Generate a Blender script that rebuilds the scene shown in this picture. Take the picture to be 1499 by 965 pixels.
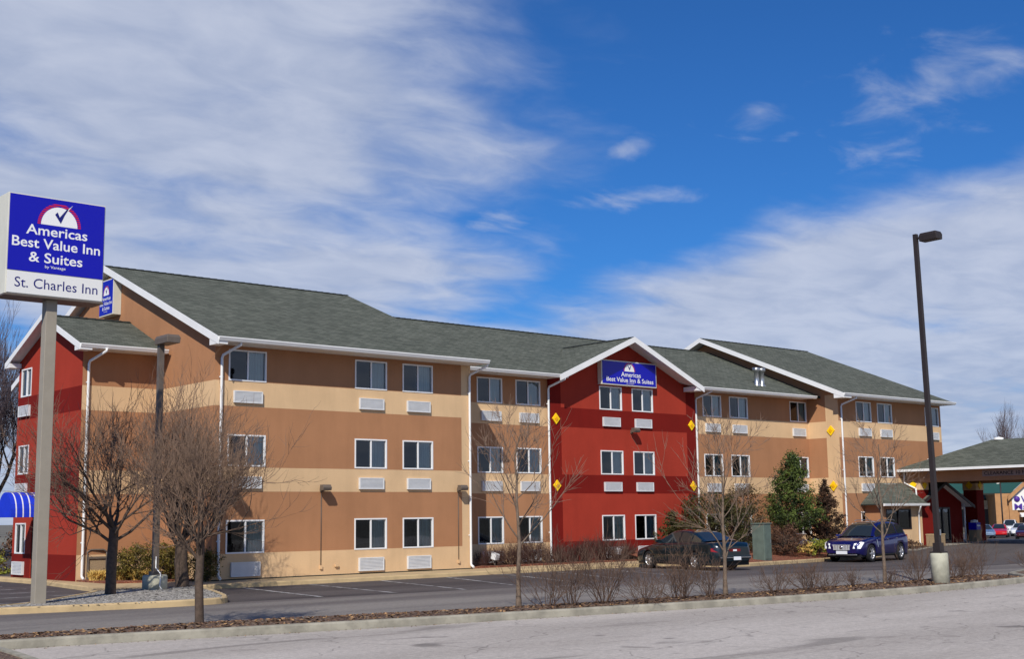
import bpy, bmesh, math, random
from mathutils import Vector, Matrix, Quaternion
rad = math.radians
S = bpy.context.scene
for o in list(bpy.data.objects): bpy.data.objects.remove(o)
COL = S.collection

# ------------------------------------------------------------------ camera
CAM = Vector((-19.68, -36.70, 1.85))
yaw, pitch, roll = rad(-41.075), rad(8.379), rad(-0.803)
fwd = Vector((-math.sin(yaw)*math.cos(pitch), math.cos(yaw)*math.cos(pitch), math.sin(pitch)))
rt0 = Vector((math.cos(yaw), math.sin(yaw), 0)); up0 = rt0.cross(fwd)
rt = rt0*math.cos(roll) + up0*math.sin(roll); up = -rt0*math.sin(roll) + up0*math.cos(roll)
cd = bpy.data.cameras.new('camera'); cam = bpy.data.objects.new('camera', cd); COL.objects.link(cam)
cam.matrix_world = Matrix(((rt.x, up.x, -fwd.x, CAM.x), (rt.y, up.y, -fwd.y, CAM.y), (rt.z, up.z, -fwd.z, CAM.z), (0, 0, 0, 1)))
cd.sensor_width = 36; cd.lens = 36*1866.8/1499; cd.clip_start = .1; cd.clip_end = 9000
S.camera = cam

# ------------------------------------------------------------------ sun, sky, exposure
LIGHT = Vector((1.2, 1.0, -1.3)).normalized()
SUN_EL = math.asin(-LIGHT.z); SUN_AZ = math.atan2(-LIGHT.x, -LIGHT.y)
sl = bpy.data.lights.new('sun', 'SUN'); sl.energy = 4.8; sl.angle = rad(.53); sl.color = (1, .94, .84)
so = bpy.data.objects.new('sun', sl); COL.objects.link(so); so.location = (-60, -60, 60)
so.rotation_mode = 'QUATERNION'; so.rotation_quaternion = LIGHT.to_track_quat('-Z', 'Y')
S.view_settings.view_transform = 'Standard'; S.view_settings.look = 'None'
S.view_settings.exposure = -.08; S.view_settings.gamma = 1; S.view_settings.use_curve_mapping = False

def srgb(r, g, b):
    f = lambda c: (c/255/12.92) if c/255 <= .04045 else ((c/255+.055)/1.055)**2.4
    return (f(r), f(g), f(b), 1)

class NT:                                        # small helper for node graphs
    def __init__(s, tree): s.t = tree; s.n = tree.nodes; s.l = tree.links
    def new(s, kind, **kw):
        n = s.n.new(kind)
        for k, v in kw.items(): setattr(n, k, v)
        return n
    def put(s, sock, v):
        if isinstance(v, bpy.types.NodeSocket): s.l.new(v, sock)
        elif v is not None: sock.default_value = v
    def m(s, op, a, b=None, c=None, clamp=False):
        n = s.new('ShaderNodeMath', operation=op, use_clamp=clamp)
        s.put(n.inputs[0], a); s.put(n.inputs[1], b); s.put(n.inputs[2], c)
        return n.outputs[0]
    def mr(s, v, a, b, c=0., d=1., smooth=True):
        n = s.new('ShaderNodeMapRange', interpolation_type='SMOOTHSTEP' if smooth else 'LINEAR')
        s.put(n.inputs[0], v)
        for i, q in enumerate((a, b, c, d)): s.put(n.inputs[i+1], q)
        return n.outputs[0]
    def noise(s, vec, scale, detail=4, rough=.55, lac=2., dist=0.):
        n = s.new('ShaderNodeTexNoise'); s.put(n.inputs['Vector'], vec)
        n.inputs['Scale'].default_value = scale; n.inputs['Detail'].default_value = detail
        n.inputs['Roughness'].default_value = rough; n.inputs['Lacunarity'].default_value = lac
        n.inputs['Distortion'].default_value = dist
        return n.outputs['Fac']
    def mix(s, f, a, b, blend='MIX'):
        n = s.new('ShaderNodeMix', data_type='RGBA', blend_type=blend)
        s.put(n.inputs[0], f); s.put(n.inputs[6], a); s.put(n.inputs[7], b)
        return n.outputs[2]

W = bpy.data.worlds.new('World'); S.world = W; W.use_nodes = True
t = NT(W.node_tree)
for n in list(t.n): t.n.remove(n)
sky = t.new('ShaderNodeTexSky', sky_type='NISHITA'); sky.sun_disc = False
sky.sun_elevation = SUN_EL; sky.sun_rotation = SUN_AZ
sky.air_density = 1.0; sky.dust_density = .3; sky.ozone_density = 2.5; sky.altitude = 200
tc = t.new('ShaderNodeTexCoord'); sp = t.new('ShaderNodeSeparateXYZ'); t.l.new(tc.outputs['Generated'], sp.inputs[0])
dx, dy, dz = sp.outputs
az = t.m('SUBTRACT', t.m('MULTIPLY', t.m('ARCTAN2', dx, dy), 57.2958), 41.08)   # compass bearing, degrees
el = t.m('MULTIPLY', t.m('ARCSINE', dz), 57.2958)                              # height above the horizon, degrees
den = t.m('ADD', t.m('MAXIMUM', dz, 0.), .12)
pl = t.new('ShaderNodeCombineXYZ'); t.l.new(t.m('DIVIDE', dx, den), pl.inputs[0]); t.l.new(t.m('DIVIDE', dy, den), pl.inputs[1])
mp = t.new('ShaderNodeMapping'); t.l.new(pl.outputs[0], mp.inputs[0]); mp.inputs['Rotation'].default_value = (0, 0, rad(22)); mp.inputs['Scale'].default_value = (1, 1.35, 1)
pv = mp.outputs[0]
n1 = t.noise(pv, 1.5, 6, .5, dist=.2); n2 = t.noise(pv, 5.0, 7, .56, dist=.4); n3 = t.noise(pv, .8, 3, .5)
def ell(a0, e0, ra, re, slope=0.):
    a = t.m('SUBTRACT', az, a0); e = t.m('SUBTRACT', el, e0)
    if slope: e = t.m('SUBTRACT', e, t.m('MULTIPLY', a, slope))
    a = t.m('DIVIDE', a, ra); e = t.m('DIVIDE', e, re)
    return t.m('SUBTRACT', 1., t.m('SQRT', t.m('ADD', t.m('MULTIPLY', a, a), t.m('MULTIPLY', e, e))))
def mx(*v):
    r = v[0]
    for q in v[1:]: r = t.m('MAXIMUM', r, q)
    return r
bankA = t.m('MULTIPLY', mx(ell(-15, 19.5, 19, 8.5, -.12), ell(-18, 24, 22, 7), ell(-15, 11.5, 17, 6, -.1)), 1.6, clamp=False)
line = t.m('SUBTRACT', t.m('ADD', t.m('MULTIPLY', t.m('ADD', az, 1.5), .275), 9.4), el)
bankB = t.m('MINIMUM', t.m('MULTIPLY', line, .36), t.m('MULTIPLY', t.m('ADD', az, 4.5), .3))
bankC = t.m('MULTIPLY', t.m('SUBTRACT', 9., el), .14)
base = t.m('MINIMUM', mx(bankA, bankB, bankC), 1.0)
d1 = t.mr(t.m('ADD', base, t.m('ADD', t.m('MULTIPLY', t.m('SUBTRACT', n1, .5), 1.9), t.m('MULTIPLY', t.m('SUBTRACT', n2, .5), .75))), -.16, .92)
wis = mx(ell(-1.2, 13.2, 4.2, 1.3, .14), ell(-4.5, 11.6, 5.5, 2., .25), ell(11.5, 17.6, 3, 1.2, .25), ell(19, 17.8, 6.5, 3.2, .2), ell(5, 16.2, 4, .9, .25), ell(4.5, 14.1, 4.5, .8, 0.))
d2 = t.m('MULTIPLY', t.mr(t.m('ADD', wis, t.m('MULTIPLY', t.m('SUBTRACT', n2, .5), 3.2)), .3, 1.5), .55)
dens = t.m('MAXIMUM', t.m('MULTIPLY', d1, .9), d2)
# deep polarised blue overhead, the sky model's own gradient below
blue = t.mix(1., sky.outputs[0], (.24, .66, 1.22, 1), 'MULTIPLY')
tex = t.m('ADD', t.m('MULTIPLY', n2, .55), t.m('MULTIPLY', n3, .45))
cloud = t.mix(t.mr(tex, .34, .66), (4.9, 5.7, 7.7, 1), (7.0, 7.6, 9.2, 1))
mixc = t.mix(dens, blue, cloud)
bg = t.new('ShaderNodeBackground'); t.l.new(mixc, bg.inputs[0]); bg.inputs[1].default_value = .085
wo = t.new('ShaderNodeOutputWorld'); t.l.new(bg.outputs[0], wo.inputs[0])

# ------------------------------------------------------------------ materials
def principled(name, color, rough=.8, vary=.0, vscale=3., bump=0., bscale=60., metal=0., coat=0., spec=.35, dark=None, detail=5, coords='Object', streak=None):
    m = bpy.data.materials.new(name); m.use_nodes = True; q = NT(m.node_tree)
    b = q.n['Principled BSDF']; b.inputs['Roughness'].default_value = rough; b.inputs['Metallic'].default_value = metal
    b.inputs['Coat Weight'].default_value = coat; b.inputs['Specular IOR Level'].default_value = spec
    if coat: b.inputs['Coat Roughness'].default_value = .04
    b.inputs['Base Color'].default_value = color
    c = q.new('ShaderNodeTexCoord').outputs[coords]
    if vary or dark:
        vec = c
        if streak:
            mpn = q.new('ShaderNodeMapping'); q.l.new(c, mpn.inputs[0]); mpn.inputs['Scale'].default_value = streak; vec = mpn.outputs[0]
        f = q.noise(vec, vscale, detail, .6)
        dk = dark or tuple(x*(1-vary) for x in color[:3])+(1,)
        lt = tuple(min(1, x*(1+vary*.6)) for x in color[:3])+(1,)
        q.put(b.inputs['Base Color'], q.mix(q.mr(f, .32, .68), dk, lt if not dark else color))
    if bump:
        bn = q.new('ShaderNodeBump'); bn.inputs['Strength'].default_value = bump; bn.inputs['Distance'].default_value = .02
        q.put(bn.inputs['Height'], q.noise(c, bscale, 3, .6)); q.l.new(bn.outputs[0], b.inputs['Normal'])
    return m

M = {}
def stucco(name, col):
    m = bpy.data.materials.new(name); m.use_nodes = True; q = NT(m.node_tree); b = q.n['Principled BSDF']; b.inputs['Roughness'].default_value = .92; b.inputs['Specular IOR Level'].default_value = .2
    c = q.new('ShaderNodeTexCoord').outputs['Object']; mpn = q.new('ShaderNodeMapping'); q.l.new(c, mpn.inputs[0]); mpn.inputs['Scale'].default_value = (1.7, 1.7, .22)
    g = lambda k: (k, k, k, 1)
    x = q.mix(1., col, q.mix(q.mr(q.noise(c, .55, 5, .6), .3, .7), g(.93), g(1.05)), 'MULTIPLY')
    x = q.mix(1., x, q.mix(q.mr(q.noise(mpn.outputs[0], 1., 5, .65), .35, .75), g(1.02), g(.93)), 'MULTIPLY')
    x = q.mix(1., x, q.mix(q.noise(c, 30, 3, .7), g(.9), g(1.1)), 'MULTIPLY'); q.put(b.inputs['Base Color'], x)
    bn = q.new('ShaderNodeBump'); bn.inputs['Strength'].default_value = .45; bn.inputs['Distance'].default_value = .015
    q.put(bn.inputs['Height'], q.noise(c, 26, 5, .7)); q.l.new(bn.outputs[0], b.inputs['Normal']); return m
M['tan'] = stucco('stucco tan', srgb(168, 121, 87))
M['beige'] = stucco('stucco beige', srgb(211, 178, 138))
M['red'] = stucco('stucco red', srgb(158, 54, 39))
M['darkred'] = stucco('stucco darkred', srgb(115, 22, 15))
M['white'] = principled('white paint', (.78, .78, .77, 1), .5, .04, 1.5)
M['vinyl'] = principled('white window vinyl', (.78, .78, .78, 1), .4)
M['ac'] = principled('white louvre plastic', (.66, .67, .68, 1), .5, .05, 4)
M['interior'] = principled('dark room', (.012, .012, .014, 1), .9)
M['metal'] = principled('galvanised metal', (.45, .46, .47, 1), .35, .15, 8, metal=.9)
M['bronze'] = principled('bronze paint', srgb(46, 39, 38), .5, .1, 5)
M['greybrown'] = principled('grey brown lamp paint', srgb(98, 88, 80), .5, .1, 5)
M['polepaint'] = principled('beige pole paint', srgb(150, 142, 128), .55, .06, 2.5)
M['cabinet'] = principled('sign cabinet ivory', srgb(208, 206, 192), .5, .05, 2.)
M['signwhite'] = principled('sign white acrylic', (.74, .74, .72, 1), .35)
M['signblue'] = principled('sign blue acrylic', srgb(6, 8, 165), .3, spec=.4)
M['lettering'] = principled('white lettering', (.8, .8, .8, 1), .4)
M['bluelettering'] = principled('navy lettering', srgb(24, 26, 110), .4)
M['logored'] = principled('logo red', srgb(200, 24, 40), .4)
M['yellow'] = principled('yellow diamond', srgb(252, 206, 12), .6)
M['yellow2'] = principled('amber', srgb(236, 172, 8), .5)
M['concrete'] = principled('kerb concrete', srgb(150, 145, 131), .9, .28, 2.2, .35, 35)
M['tanconcrete'] = principled('tan concrete', srgb(186, 162, 122), .9, .16, 1.6, .3, 35)  # own tan colour of the kerb concrete, also on the planter rim
M['walk'] = principled('walk concrete', srgb(180, 158, 122), .9, .14, 1.2, .2, 35)
M['pad'] = principled('drive concrete', srgb(138, 134, 126), .9, .12, 1.2, .2, 35)
M['pedestal'] = principled('weathered concrete', srgb(176, 174, 156), .9, .25, 2.5, .3, 25)
M['bark'] = principled('grey brown bark', srgb(84, 70, 60), .9, .3, 9, .6, 45)
M['barkdark'] = principled('dark bark', srgb(84, 70, 60), .9, .3, 9, .6, 45)
M['twig'] = principled('twig brown', srgb(118, 96, 80), .85, .2, 5)
M['twigred'] = principled('shrub twig', srgb(98, 77, 64), .85, .25, 5)
M['twigpale'] = principled('pale twig', srgb(128, 106, 90), .85, .2, 5)
M['twigfar'] = principled('far twig', srgb(96, 82, 84), .9, .2, 2)
M['rubber'] = principled('tyre rubber', (.012, .012, .013, 1), .8)
M['alloy'] = principled('alloy rim', (.62, .62, .64, 1), .3, metal=.8)
M['blackplastic'] = principled('black plastic', (.012, .012, .014, 1), .5)
M['chrome'] = principled('chrome', (.8, .8, .82, 1), .15, metal=1.)
M['silver'] = principled('silver trim', (.72, .72, .74, 1), .4, metal=.4)
M['lens'] = principled('clear lens', (.85, .87, .9, 1), .12, coat=.6)
M['taillens'] = principled('red lens', (.28, .01, .012, 1), .15, coat=.6)
M['plate'] = principled('plate', (.72, .74, .78, 1), .4)
M['carglass'] = principled('car glass', (.018, .024, .028, 1), .04, spec=.8)
M['cabinetgreen'] = principled('utility green', srgb(92, 106, 98), .6, .15, 3)
M['storetan'] = principled('store brick', srgb(176, 132, 90), .9, .12, 1.5)
M['storestone'] = principled('store stone', srgb(200, 190, 172), .9, .3, 3.)
M['storewhite'] = principled('store white', (.75, .74, .7, 1), .7, .06, .6)
M['storegreen'] = principled('green metal roof', srgb(38, 76, 70), .6, .08, .5)
M['storegrey'] = principled('store dark', srgb(70, 68, 66), .8, .2, 1.)
M['purple'] = principled('purple lettering', srgb(74, 42, 140), .5)
M['brownwall'] = principled('dark brown wall', srgb(70, 44, 36), .9, .2, .8)
M['awning'] = principled('blue awning cloth', srgb(16, 52, 200), .7, .06, 3)
M['awningwhite'] = principled('awning stripe', (.72, .74, .78, 1), .7)
M['doordark'] = principled('dark bronze door', srgb(30, 24, 24), .4)
M['clearance'] = principled('clearance board', srgb(150, 128, 120), .7, .1, 3)
M['ink'] = principled('dark ink', srgb(28, 20, 22), .6)
M['trashtan'] = principled('pebble tan panel', srgb(150, 128, 100), .9, .2, 30)
M['line'] = principled('worn parking paint', srgb(196, 196, 196), .8, .0, 3, dark=srgb(96, 92, 92))
M['grass'] = principled('winter grass', srgb(120, 128, 52), .9, .3, 8)
M['strawgrass'] = principled('straw grass', srgb(214, 180, 100), .9, .3, 8)
def leafmat(name, dk, lt, scale):
    m = principled(name, lt, .75, .0, scale, dark=dk, detail=2); return m
M['hedge'] = leafmat('hedge leaf', srgb(52, 50, 20), srgb(118, 102, 38), 4.)
M['pine'] = leafmat('pine needle', srgb(28, 44, 20), srgb(88, 102, 40), 2.2)
M['yew'] = leafmat('yew needle', srgb(32, 38, 18), srgb(78, 74, 32), 3.)
M['juniper'] = leafmat('juniper needle', srgb(40, 28, 20), srgb(80, 56, 40), 3.)
M['lime'] = leafmat('yellow green leaf', srgb(92, 104, 30), srgb(150, 150, 56), 6.)
M['juniper2'] = leafmat('bronzed yew needle', srgb(48, 38, 22), srgb(98, 80, 44), 2.6)
M['brownleaf'] = leafmat('brown leaf', srgb(58, 40, 30), srgb(108, 76, 56), 4.)
M['barkthin'] = principled('pale young bark', srgb(112, 96, 82), .9, .3, 12, .4, 40)
M['twigdark'] = principled('dark shrub twig', srgb(74, 50, 44), .9, .3, 6)
M['chip'] = principled('mulch chip', srgb(104, 78, 60), .9, .5, 20)
M['chiplight'] = principled('dry leaf', srgb(168, 132, 92), .9, .4, 14)
M['stone'] = principled('pale stone', srgb(168, 164, 156), .9, .3, 12)

def asphalt(name, a, b, stain, scale=1., sp=(1, 1, 1), patches=0., cracks=False):
    m = bpy.data.materials.new(name); m.use_nodes = True; q = NT(m.node_tree); bs = q.n['Principled BSDF']
    bs.inputs['Roughness'].default_value = .88; bs.inputs['Specular IOR Level'].default_value = .3
    c = q.new('ShaderNodeTexCoord').outputs['Object']
    mpn = q.new('ShaderNodeMapping'); q.l.new(c, mpn.inputs[0]); mpn.inputs['Scale'].default_value = sp; mpn.inputs['Rotation'].default_value = (0, 0, rad(8)); v = mpn.outputs[0]
    big = q.noise(v, .22*scale, 5, .6); mid = q.noise(v, 1.7*scale, 6, .65, dist=.3); fine = q.noise(c, 38, 3, .75); agg = q.noise(c, 9, 5, .75)
    col = q.mix(q.mr(big, .35, .65), a, b)
    col = q.mix(q.m('MULTIPLY', q.mr(mid, .55, .8), .6), col, stain)
    col = q.mix(1., col, q.mix(fine, (.55, .55, .55, 1), (1.45, 1.45, 1.45, 1)), 'MULTIPLY')
    col = q.mix(1., col, q.mix(q.mr(agg, .3, .7), (.84, .84, .84, 1), (1.14, 1.14, 1.14, 1)), 'MULTIPLY')
    if patches:
        pt = q.noise(v, .5, 3, .5, dist=.8)
        col = q.mix(q.m('MULTIPLY', q.mr(pt, .60, .68), patches), col, tuple(x*.35 for x in stain[:3])+(1,))
    if patches:
        sp2 = q.noise(c, 1.15, 2, .4, dist=.3); sp3 = q.noise(c, .16, 2, .5)
        col = q.mix(q.m('MULTIPLY', q.m('MULTIPLY', q.mr(sp2, .66, .74), q.mr(sp3, .42, .58)), .6), col, tuple(x*.3 for x in stain[:3])+(1,))
    if cracks:
        vo = q.new('ShaderNodeTexVoronoi', feature='DISTANCE_TO_EDGE'); vo.inputs['Scale'].default_value = .28
        wv = q.new('ShaderNodeVectorMath', operation='ADD'); nz = q.new('ShaderNodeTexNoise'); nz.inputs['Scale'].default_value = 1.1; q.l.new(c, nz.inputs['Vector'])
        q.l.new(c, wv.inputs[0]); q.l.new(nz.outputs['Color'], wv.inputs[1]); q.l.new(wv.outputs[0], vo.inputs['Vector'])
        col = q.mix(q.m('MULTIPLY', q.mr(vo.outputs['Distance'], .0, .008, 1., 0.), .45), col, tuple(x*.4 for x in stain[:3])+(1,))
    q.put(bs.inputs['Base Color'], col)
    bn = q.new('ShaderNodeBump'); bn.inputs['Strength'].default_value = .5; bn.inputs['Distance'].default_value = .01
    q.put(bn.inputs['Height'], fine); q.l.new(bn.outputs[0], bs.inputs['Normal'])
    return m
M['lot'] = asphalt('weathered pale lot', srgb(166, 158, 150), srgb(184, 176, 168), srgb(140, 132, 126), 1., (.35, 1.5, 1), .45, True)
M['asphalt'] = asphalt('dark asphalt', srgb(66, 61, 62), srgb(90, 84, 83), srgb(52, 48, 50), 1., (.3, 1.4, 1))
M['aisle'] = asphalt('worn grey drive', srgb(98, 92, 90), srgb(132, 126, 120), srgb(74, 70, 70), .8, (.16, 1.8, 1))
M['earth'] = asphalt('far ground', srgb(100, 96, 88), srgb(120, 116, 104), srgb(80, 84, 60), .1)
def granular(name, cols, scale, rough=.95):
    m = bpy.data.materials.new(name); m.use_nodes = True; q = NT(m.node_tree); bs = q.n['Principled BSDF']; bs.inputs['Roughness'].default_value = rough
    c = q.new('ShaderNodeTexCoord').outputs['Object']
    vo = q.new('ShaderNodeTexVoronoi'); vo.inputs['Scale'].default_value = scale; q.l.new(c, vo.inputs['Vector'])
    s2 = q.new('ShaderNodeSeparateColor'); q.l.new(vo.outputs['Color'], s2.inputs[0])
    col = q.mix(s2.outputs[0], cols[0], cols[1]); col = q.mix(q.mr(s2.outputs[1], .75, .9), col, cols[2])
    col = q.mix(1., col, q.mix(q.noise(c, 1.3, 4, .6), (.7, .7, .7, 1), (1.3, 1.3, 1.3, 1)), 'MULTIPLY')
    q.put(bs.inputs['Base Color'], col)
    bn = q.new('ShaderNodeBump'); bn.inputs['Strength'].default_value = 1.; bn.inputs['Distance'].default_value = .03
    q.put(bn.inputs['Height'], vo.outputs['Distance']); q.l.new(bn.outputs[0], bs.inputs['Normal'])
    return m
M['mulch'] = granular('mulch', (srgb(74, 56, 48), srgb(112, 90, 76), srgb(150, 126, 100)), 26)
M['redmulch'] = granular('red mulch', (srgb(96, 50, 36), srgb(140, 78, 54), srgb(160, 112, 80)), 26)
M['gravel'] = granular('gravel', (srgb(130, 126, 120), srgb(178, 172, 164), srgb(96, 94, 90)), 18)

def shingles(name, a, b):
    m = bpy.data.materials.new(name); m.use_nodes = True; q = NT(m.node_tree); bs = q.n['Principled BSDF']; bs.inputs['Roughness'].default_value = .95; bs.inputs['Specular IOR Level'].default_value = .15
    tcn = q.new('ShaderNodeTexCoord'); uv = tcn.outputs['UV']
    br = q.new('ShaderNodeTexBrick'); q.l.new(uv, br.inputs['Vector']); br.inputs['Scale'].default_value = 1.
    br.inputs['Brick Width'].default_value = .3; br.inputs['Row Height'].default_value = .145; br.inputs['Mortar Size'].default_value = .008; br.inputs['Bias'].default_value = 0.; br.inputs['Mortar Smooth'].default_value = .3
    br.inputs['Color1'].default_value = a; br.inputs['Color2'].default_value = b; br.inputs['Mortar'].default_value = tuple(x*.5 for x in a[:3])+(1,)
    col = q.mix(1., br.outputs[0], q.mix(q.mr(q.noise(tcn.outputs['Object'], .5, 6, .65), .3, .7), (.92, .92, .92, 1), (1.07, 1.07, 1.07, 1)), 'MULTIPLY')
    col = q.mix(1., col, q.mix(q.noise(tcn.outputs['Object'], 24, 2, .6), (.78, .78, .78, 1), (1.22, 1.22, 1.22, 1)), 'MULTIPLY')
    q.put(bs.inputs['Base Color'], col)
    bn = q.new('ShaderNodeBump'); bn.inputs['Strength'].default_value = .6; bn.inputs['Distance'].default_value = .015
    q.put(bn.inputs['Height'], br.outputs[1]); bn.invert = True; q.l.new(bn.outputs[0], bs.inputs['Normal'])
    return m
M['shingle'] = shingles('green grey shingles', srgb(78, 82, 74), srgb(102, 105, 96))
M['roofedge'] = principled('roof edge', srgb(44, 48, 44), .9)

def glassmat(name, tint, refl):
    m = bpy.data.materials.new(name); m.use_nodes = True; q = NT(m.node_tree)
    for n in list(q.n): q.n.remove(n)
    tr = q.new('ShaderNodeBsdfTransparent'); tr.inputs[0].default_value = tint
    gl = q.new('ShaderNodeBsdfGlossy'); gl.inputs['Roughness'].default_value = .02; gl.inputs[0].default_value = (.9, .95, 1, 1)
    bn = q.new('ShaderNodeBump'); bn.inputs['Strength'].default_value = .05; bn.inputs['Distance'].default_value = .02
    q.put(bn.inputs['Height'], q.noise(q.new('ShaderNodeTexCoord').outputs['Object'], 1.2, 2)); q.l.new(bn.outputs[0], gl.inputs['Normal'])
    fr = q.new('ShaderNodeFresnel'); fr.inputs[0].default_value = 1.5
    mxs = q.new('ShaderNodeMixShader'); q.put(mxs.inputs[0], q.m('ADD', q.m('MULTIPLY', fr.outputs[0], 1.), refl))
    q.l.new(tr.outputs[0], mxs.inputs[1]); q.l.new(gl.outputs[0], mxs.inputs[2])
    q.l.new(mxs.outputs[0], q.new('ShaderNodeOutputMaterial').inputs[0]); return m
M['glass'] = glassmat('window glass', (.74, .82, .85, 1), .10)
M['screen'] = glassmat('window glass with insect screen', (.34, .35, .39, 1), .03)
M['curtain'] = principled('pale teal curtain', srgb(146, 172, 170), .9, .08, 3)
M['curtain2'] = principled('grey lining', srgb(110, 120, 126), .9, .08, 3)

# ------------------------------------------------------------------ mesh helpers
class MB:
    def __init__(s): s.v = []; s.f = []; s.mi = []; s.mats = []; s.uv = {}; s.sm = []
    def mat(s, m):
        if m not in s.mats: s.mats.append(m)
        return s.mats.index(m)
    def face(s, pts, m, smooth=False, uv=None):
        b = len(s.v); s.v += [tuple(p) for p in pts]; s.f.append(tuple(range(b, b+len(pts)))); s.mi.append(s.mat(m)); s.sm.append(smooth)
        if uv: s.uv[len(s.f)-1] = uv
    def add(s, verts, faces, m, smooth=False):
        b = len(s.v); i = s.mat(m); s.v += [tuple(p) for p in verts]
        for f in faces: s.f.append(tuple(b+k for k in f)); s.mi.append(i); s.sm.append(smooth)
    def box(s, a, b, m, mtx=None):
        x0, y0, z0 = a; x1, y1, z1 = b
        v = [Vector(p) for p in ((x0,y0,z0),(x1,y0,z0),(x1,y1,z0),(x0,y1,z0),(x0,y0,z1),(x1,y0,z1),(x1,y1,z1),(x0,y1,z1))]
        if mtx: v = [mtx @ p for p in v]
        s.add(v, ((0,3,2,1),(4,5,6,7),(0,1,5,4),(1,2,6,5),(2,3,7,6),(3,0,4,7)), m)
    def fbox(s, fr, u0, u1, w0, w1, z0, z1, m):             # box in a wall frame: along u, out along n, up z
        o, u, n = fr
        v = [o+u*a+n*b+Vector((0,0,c)) for c in (z0, z1) for a, b in ((u0,w0),(u1,w0),(u1,w1),(u0,w1))]
        s.add(v, ((0,3,2,1),(4,5,6,7),(0,1,5,4),(1,2,6,5),(2,3,7,6),(3,0,4,7)), m)
    def tube(s, pts, rads, m, n=6, cap=True, smooth=True):
        pts = [Vector(p) for p in pts]
        b = len(s.v); i = s.mat(m); ref = None
        for k, p in enumerate(pts):
            d = (pts[min(k+1, len(pts)-1)]-pts[max(k-1, 0)])
            if d.length < 1e-9: d = Vector((0,0,1))
            d.normalize()
            if ref is None: ref = d.orthogonal().normalized()
            ref = (ref-d*ref.dot(d))
            if ref.length < 1e-6: ref = d.orthogonal()
            ref.normalize(); q = d.cross(ref); r = rads[k] if hasattr(rads, '__len__') else rads
            for j in range(n):
                a = 2*math.pi*j/n; e = p+ref*(r*math.cos(a))+q*(r*math.sin(a)); s.v.append((e.x, e.y, e.z))
        for k in range(len(pts)-1):
            for j in range(n):
                a = b+k*n+j; c = b+k*n+(j+1) % n
                s.f.append((a, c, c+n, a+n)); s.mi.append(i); s.sm.append(smooth)
        if cap:
            s.f.append(tuple(b+j for j in reversed(range(n)))); s.mi.append(i); s.sm.append(False)
            s.f.append(tuple(b+(len(pts)-1)*n+j for j in range(n))); s.mi.append(i); s.sm.append(False)
    def lathe(s, prof, m, n=20, axis='z', c=(0,0,0), smooth=True):
        b = len(s.v); i = s.mat(m); c = Vector(c)
        for r, h in prof:
            for j in range(n):
                a = 2*math.pi*j/n; x, y = r*math.cos(a), r*math.sin(a)
                p = Vector((x, y, h)) if axis == 'z' else Vector((x, h, y)) if axis == 'y' else Vector((h, x, y))
                p += c; s.v.append((p.x, p.y, p.z))
        for k in range(len(prof)-1):
            for j in range(n):
                a = b+k*n+j; q = b+k*n+(j+1) % n
                s.f.append((a, q, q+n, a+n)); s.mi.append(i); s.sm.append(smooth)
    def prism(s, poly, ext, m):
        poly = [Vector(p) for p in poly]; e = Vector(ext); n = len(poly)
        s.add(poly+[p+e for p in poly], [tuple(reversed(range(n))), tuple(range(n, 2*n))]+[(j, (j+1) % n, (j+1) % n+n, j+n) for j in range(n)], m)
    def obj(s, name, parent=None, fix=True, bevel=0):
        me = bpy.data.meshes.new(name); me.from_pydata(s.v, [], s.f)
        for m in s.mats: me.materials.append(m)
        me.polygons.foreach_set('material_index', s.mi); me.polygons.foreach_set('use_smooth', s.sm)
        if s.uv:
            L = me.uv_layers.new(name='uv')
            for fi, uv in s.uv.items():
                for k, li in enumerate(me.polygons[fi].loop_indices): L.data[li].uv = uv[k]
        if fix:
            bm = bmesh.new(); bm.from_mesh(me)
            if not s.uv: bmesh.ops.remove_doubles(bm, verts=bm.verts, dist=1e-5)
            bmesh.ops.recalc_face_normals(bm, faces=bm.faces); bm.to_mesh(me); bm.free()
        me.update()
        o = bpy.data.objects.new(name, me); COL.objects.link(o)
        if parent: o.parent = parent
        if bevel:
            md = o.modifiers.new('bevel', 'BEVEL'); md.width = bevel; md.segments = 2; md.limit_method = 'ANGLE'
        return o

def tag(o, label, cat, group=None, kind=None):
    if label: o['label'] = label
    if cat: o['category'] = cat
    if group: o['group'] = group
    if kind: o['kind'] = kind
    return o
def thing(name, label, cat, loc=(0,0,0), rz=0., group=None):
    o = bpy.data.objects.new(name, None); COL.objects.link(o); o.location = loc; o.rotation_euler = (0, 0, rz); o.empty_display_size = .3
    return tag(o, label, cat, group)
def copy_tree(o, parent=None):
    c = o.copy(); COL.objects.link(c)
    if parent: c.parent = parent
    for ch in list(o.children): copy_tree(ch, c)
    return c
def structure(o): o['kind'] = 'structure'; return o

# ------------------------------------------------------------------ ground
def ss(a, b, x):
    q = min(max((x-a)/(b-a), 0), 1); return q*q*(3-2*q)
def G(x, y=0): return -.12-.18*ss(14, 30, x)+.42*ss(33, 39, x)+.12*ss(39, 45, x)-1.3*ss(46, 84, x)
def lerp(tab, x):
    if x <= tab[0][0]: return tab[0][1]
    for (a, b), (c, d) in zip(tab, tab[1:]):
        if x <= c: return b+(d-b)*(x-a)/(c-a)
    return tab[-1][1]
KERB = [(-60, -15.2), (-12.2, -15.72), (-8, -16.7), (-4.8, -17.42), (-2.8, -17.75), (1.7, -18.6), (4.4, -18.98), (7.8, -19.35), (11.7, -19.3), (14, -19.15), (20, -18.4), (40, -15), (60, -12)]
BACK = [(-60, -14.2), (-11.9, -14.55), (-8.2, -14.72), (-4.9, -15.65), (-2, -16.35), (3.7, -17.1), (7, -17.12), (9.9, -17.3), (12, -17.25), (15, -17.0), (19, -15.9)]
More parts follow.
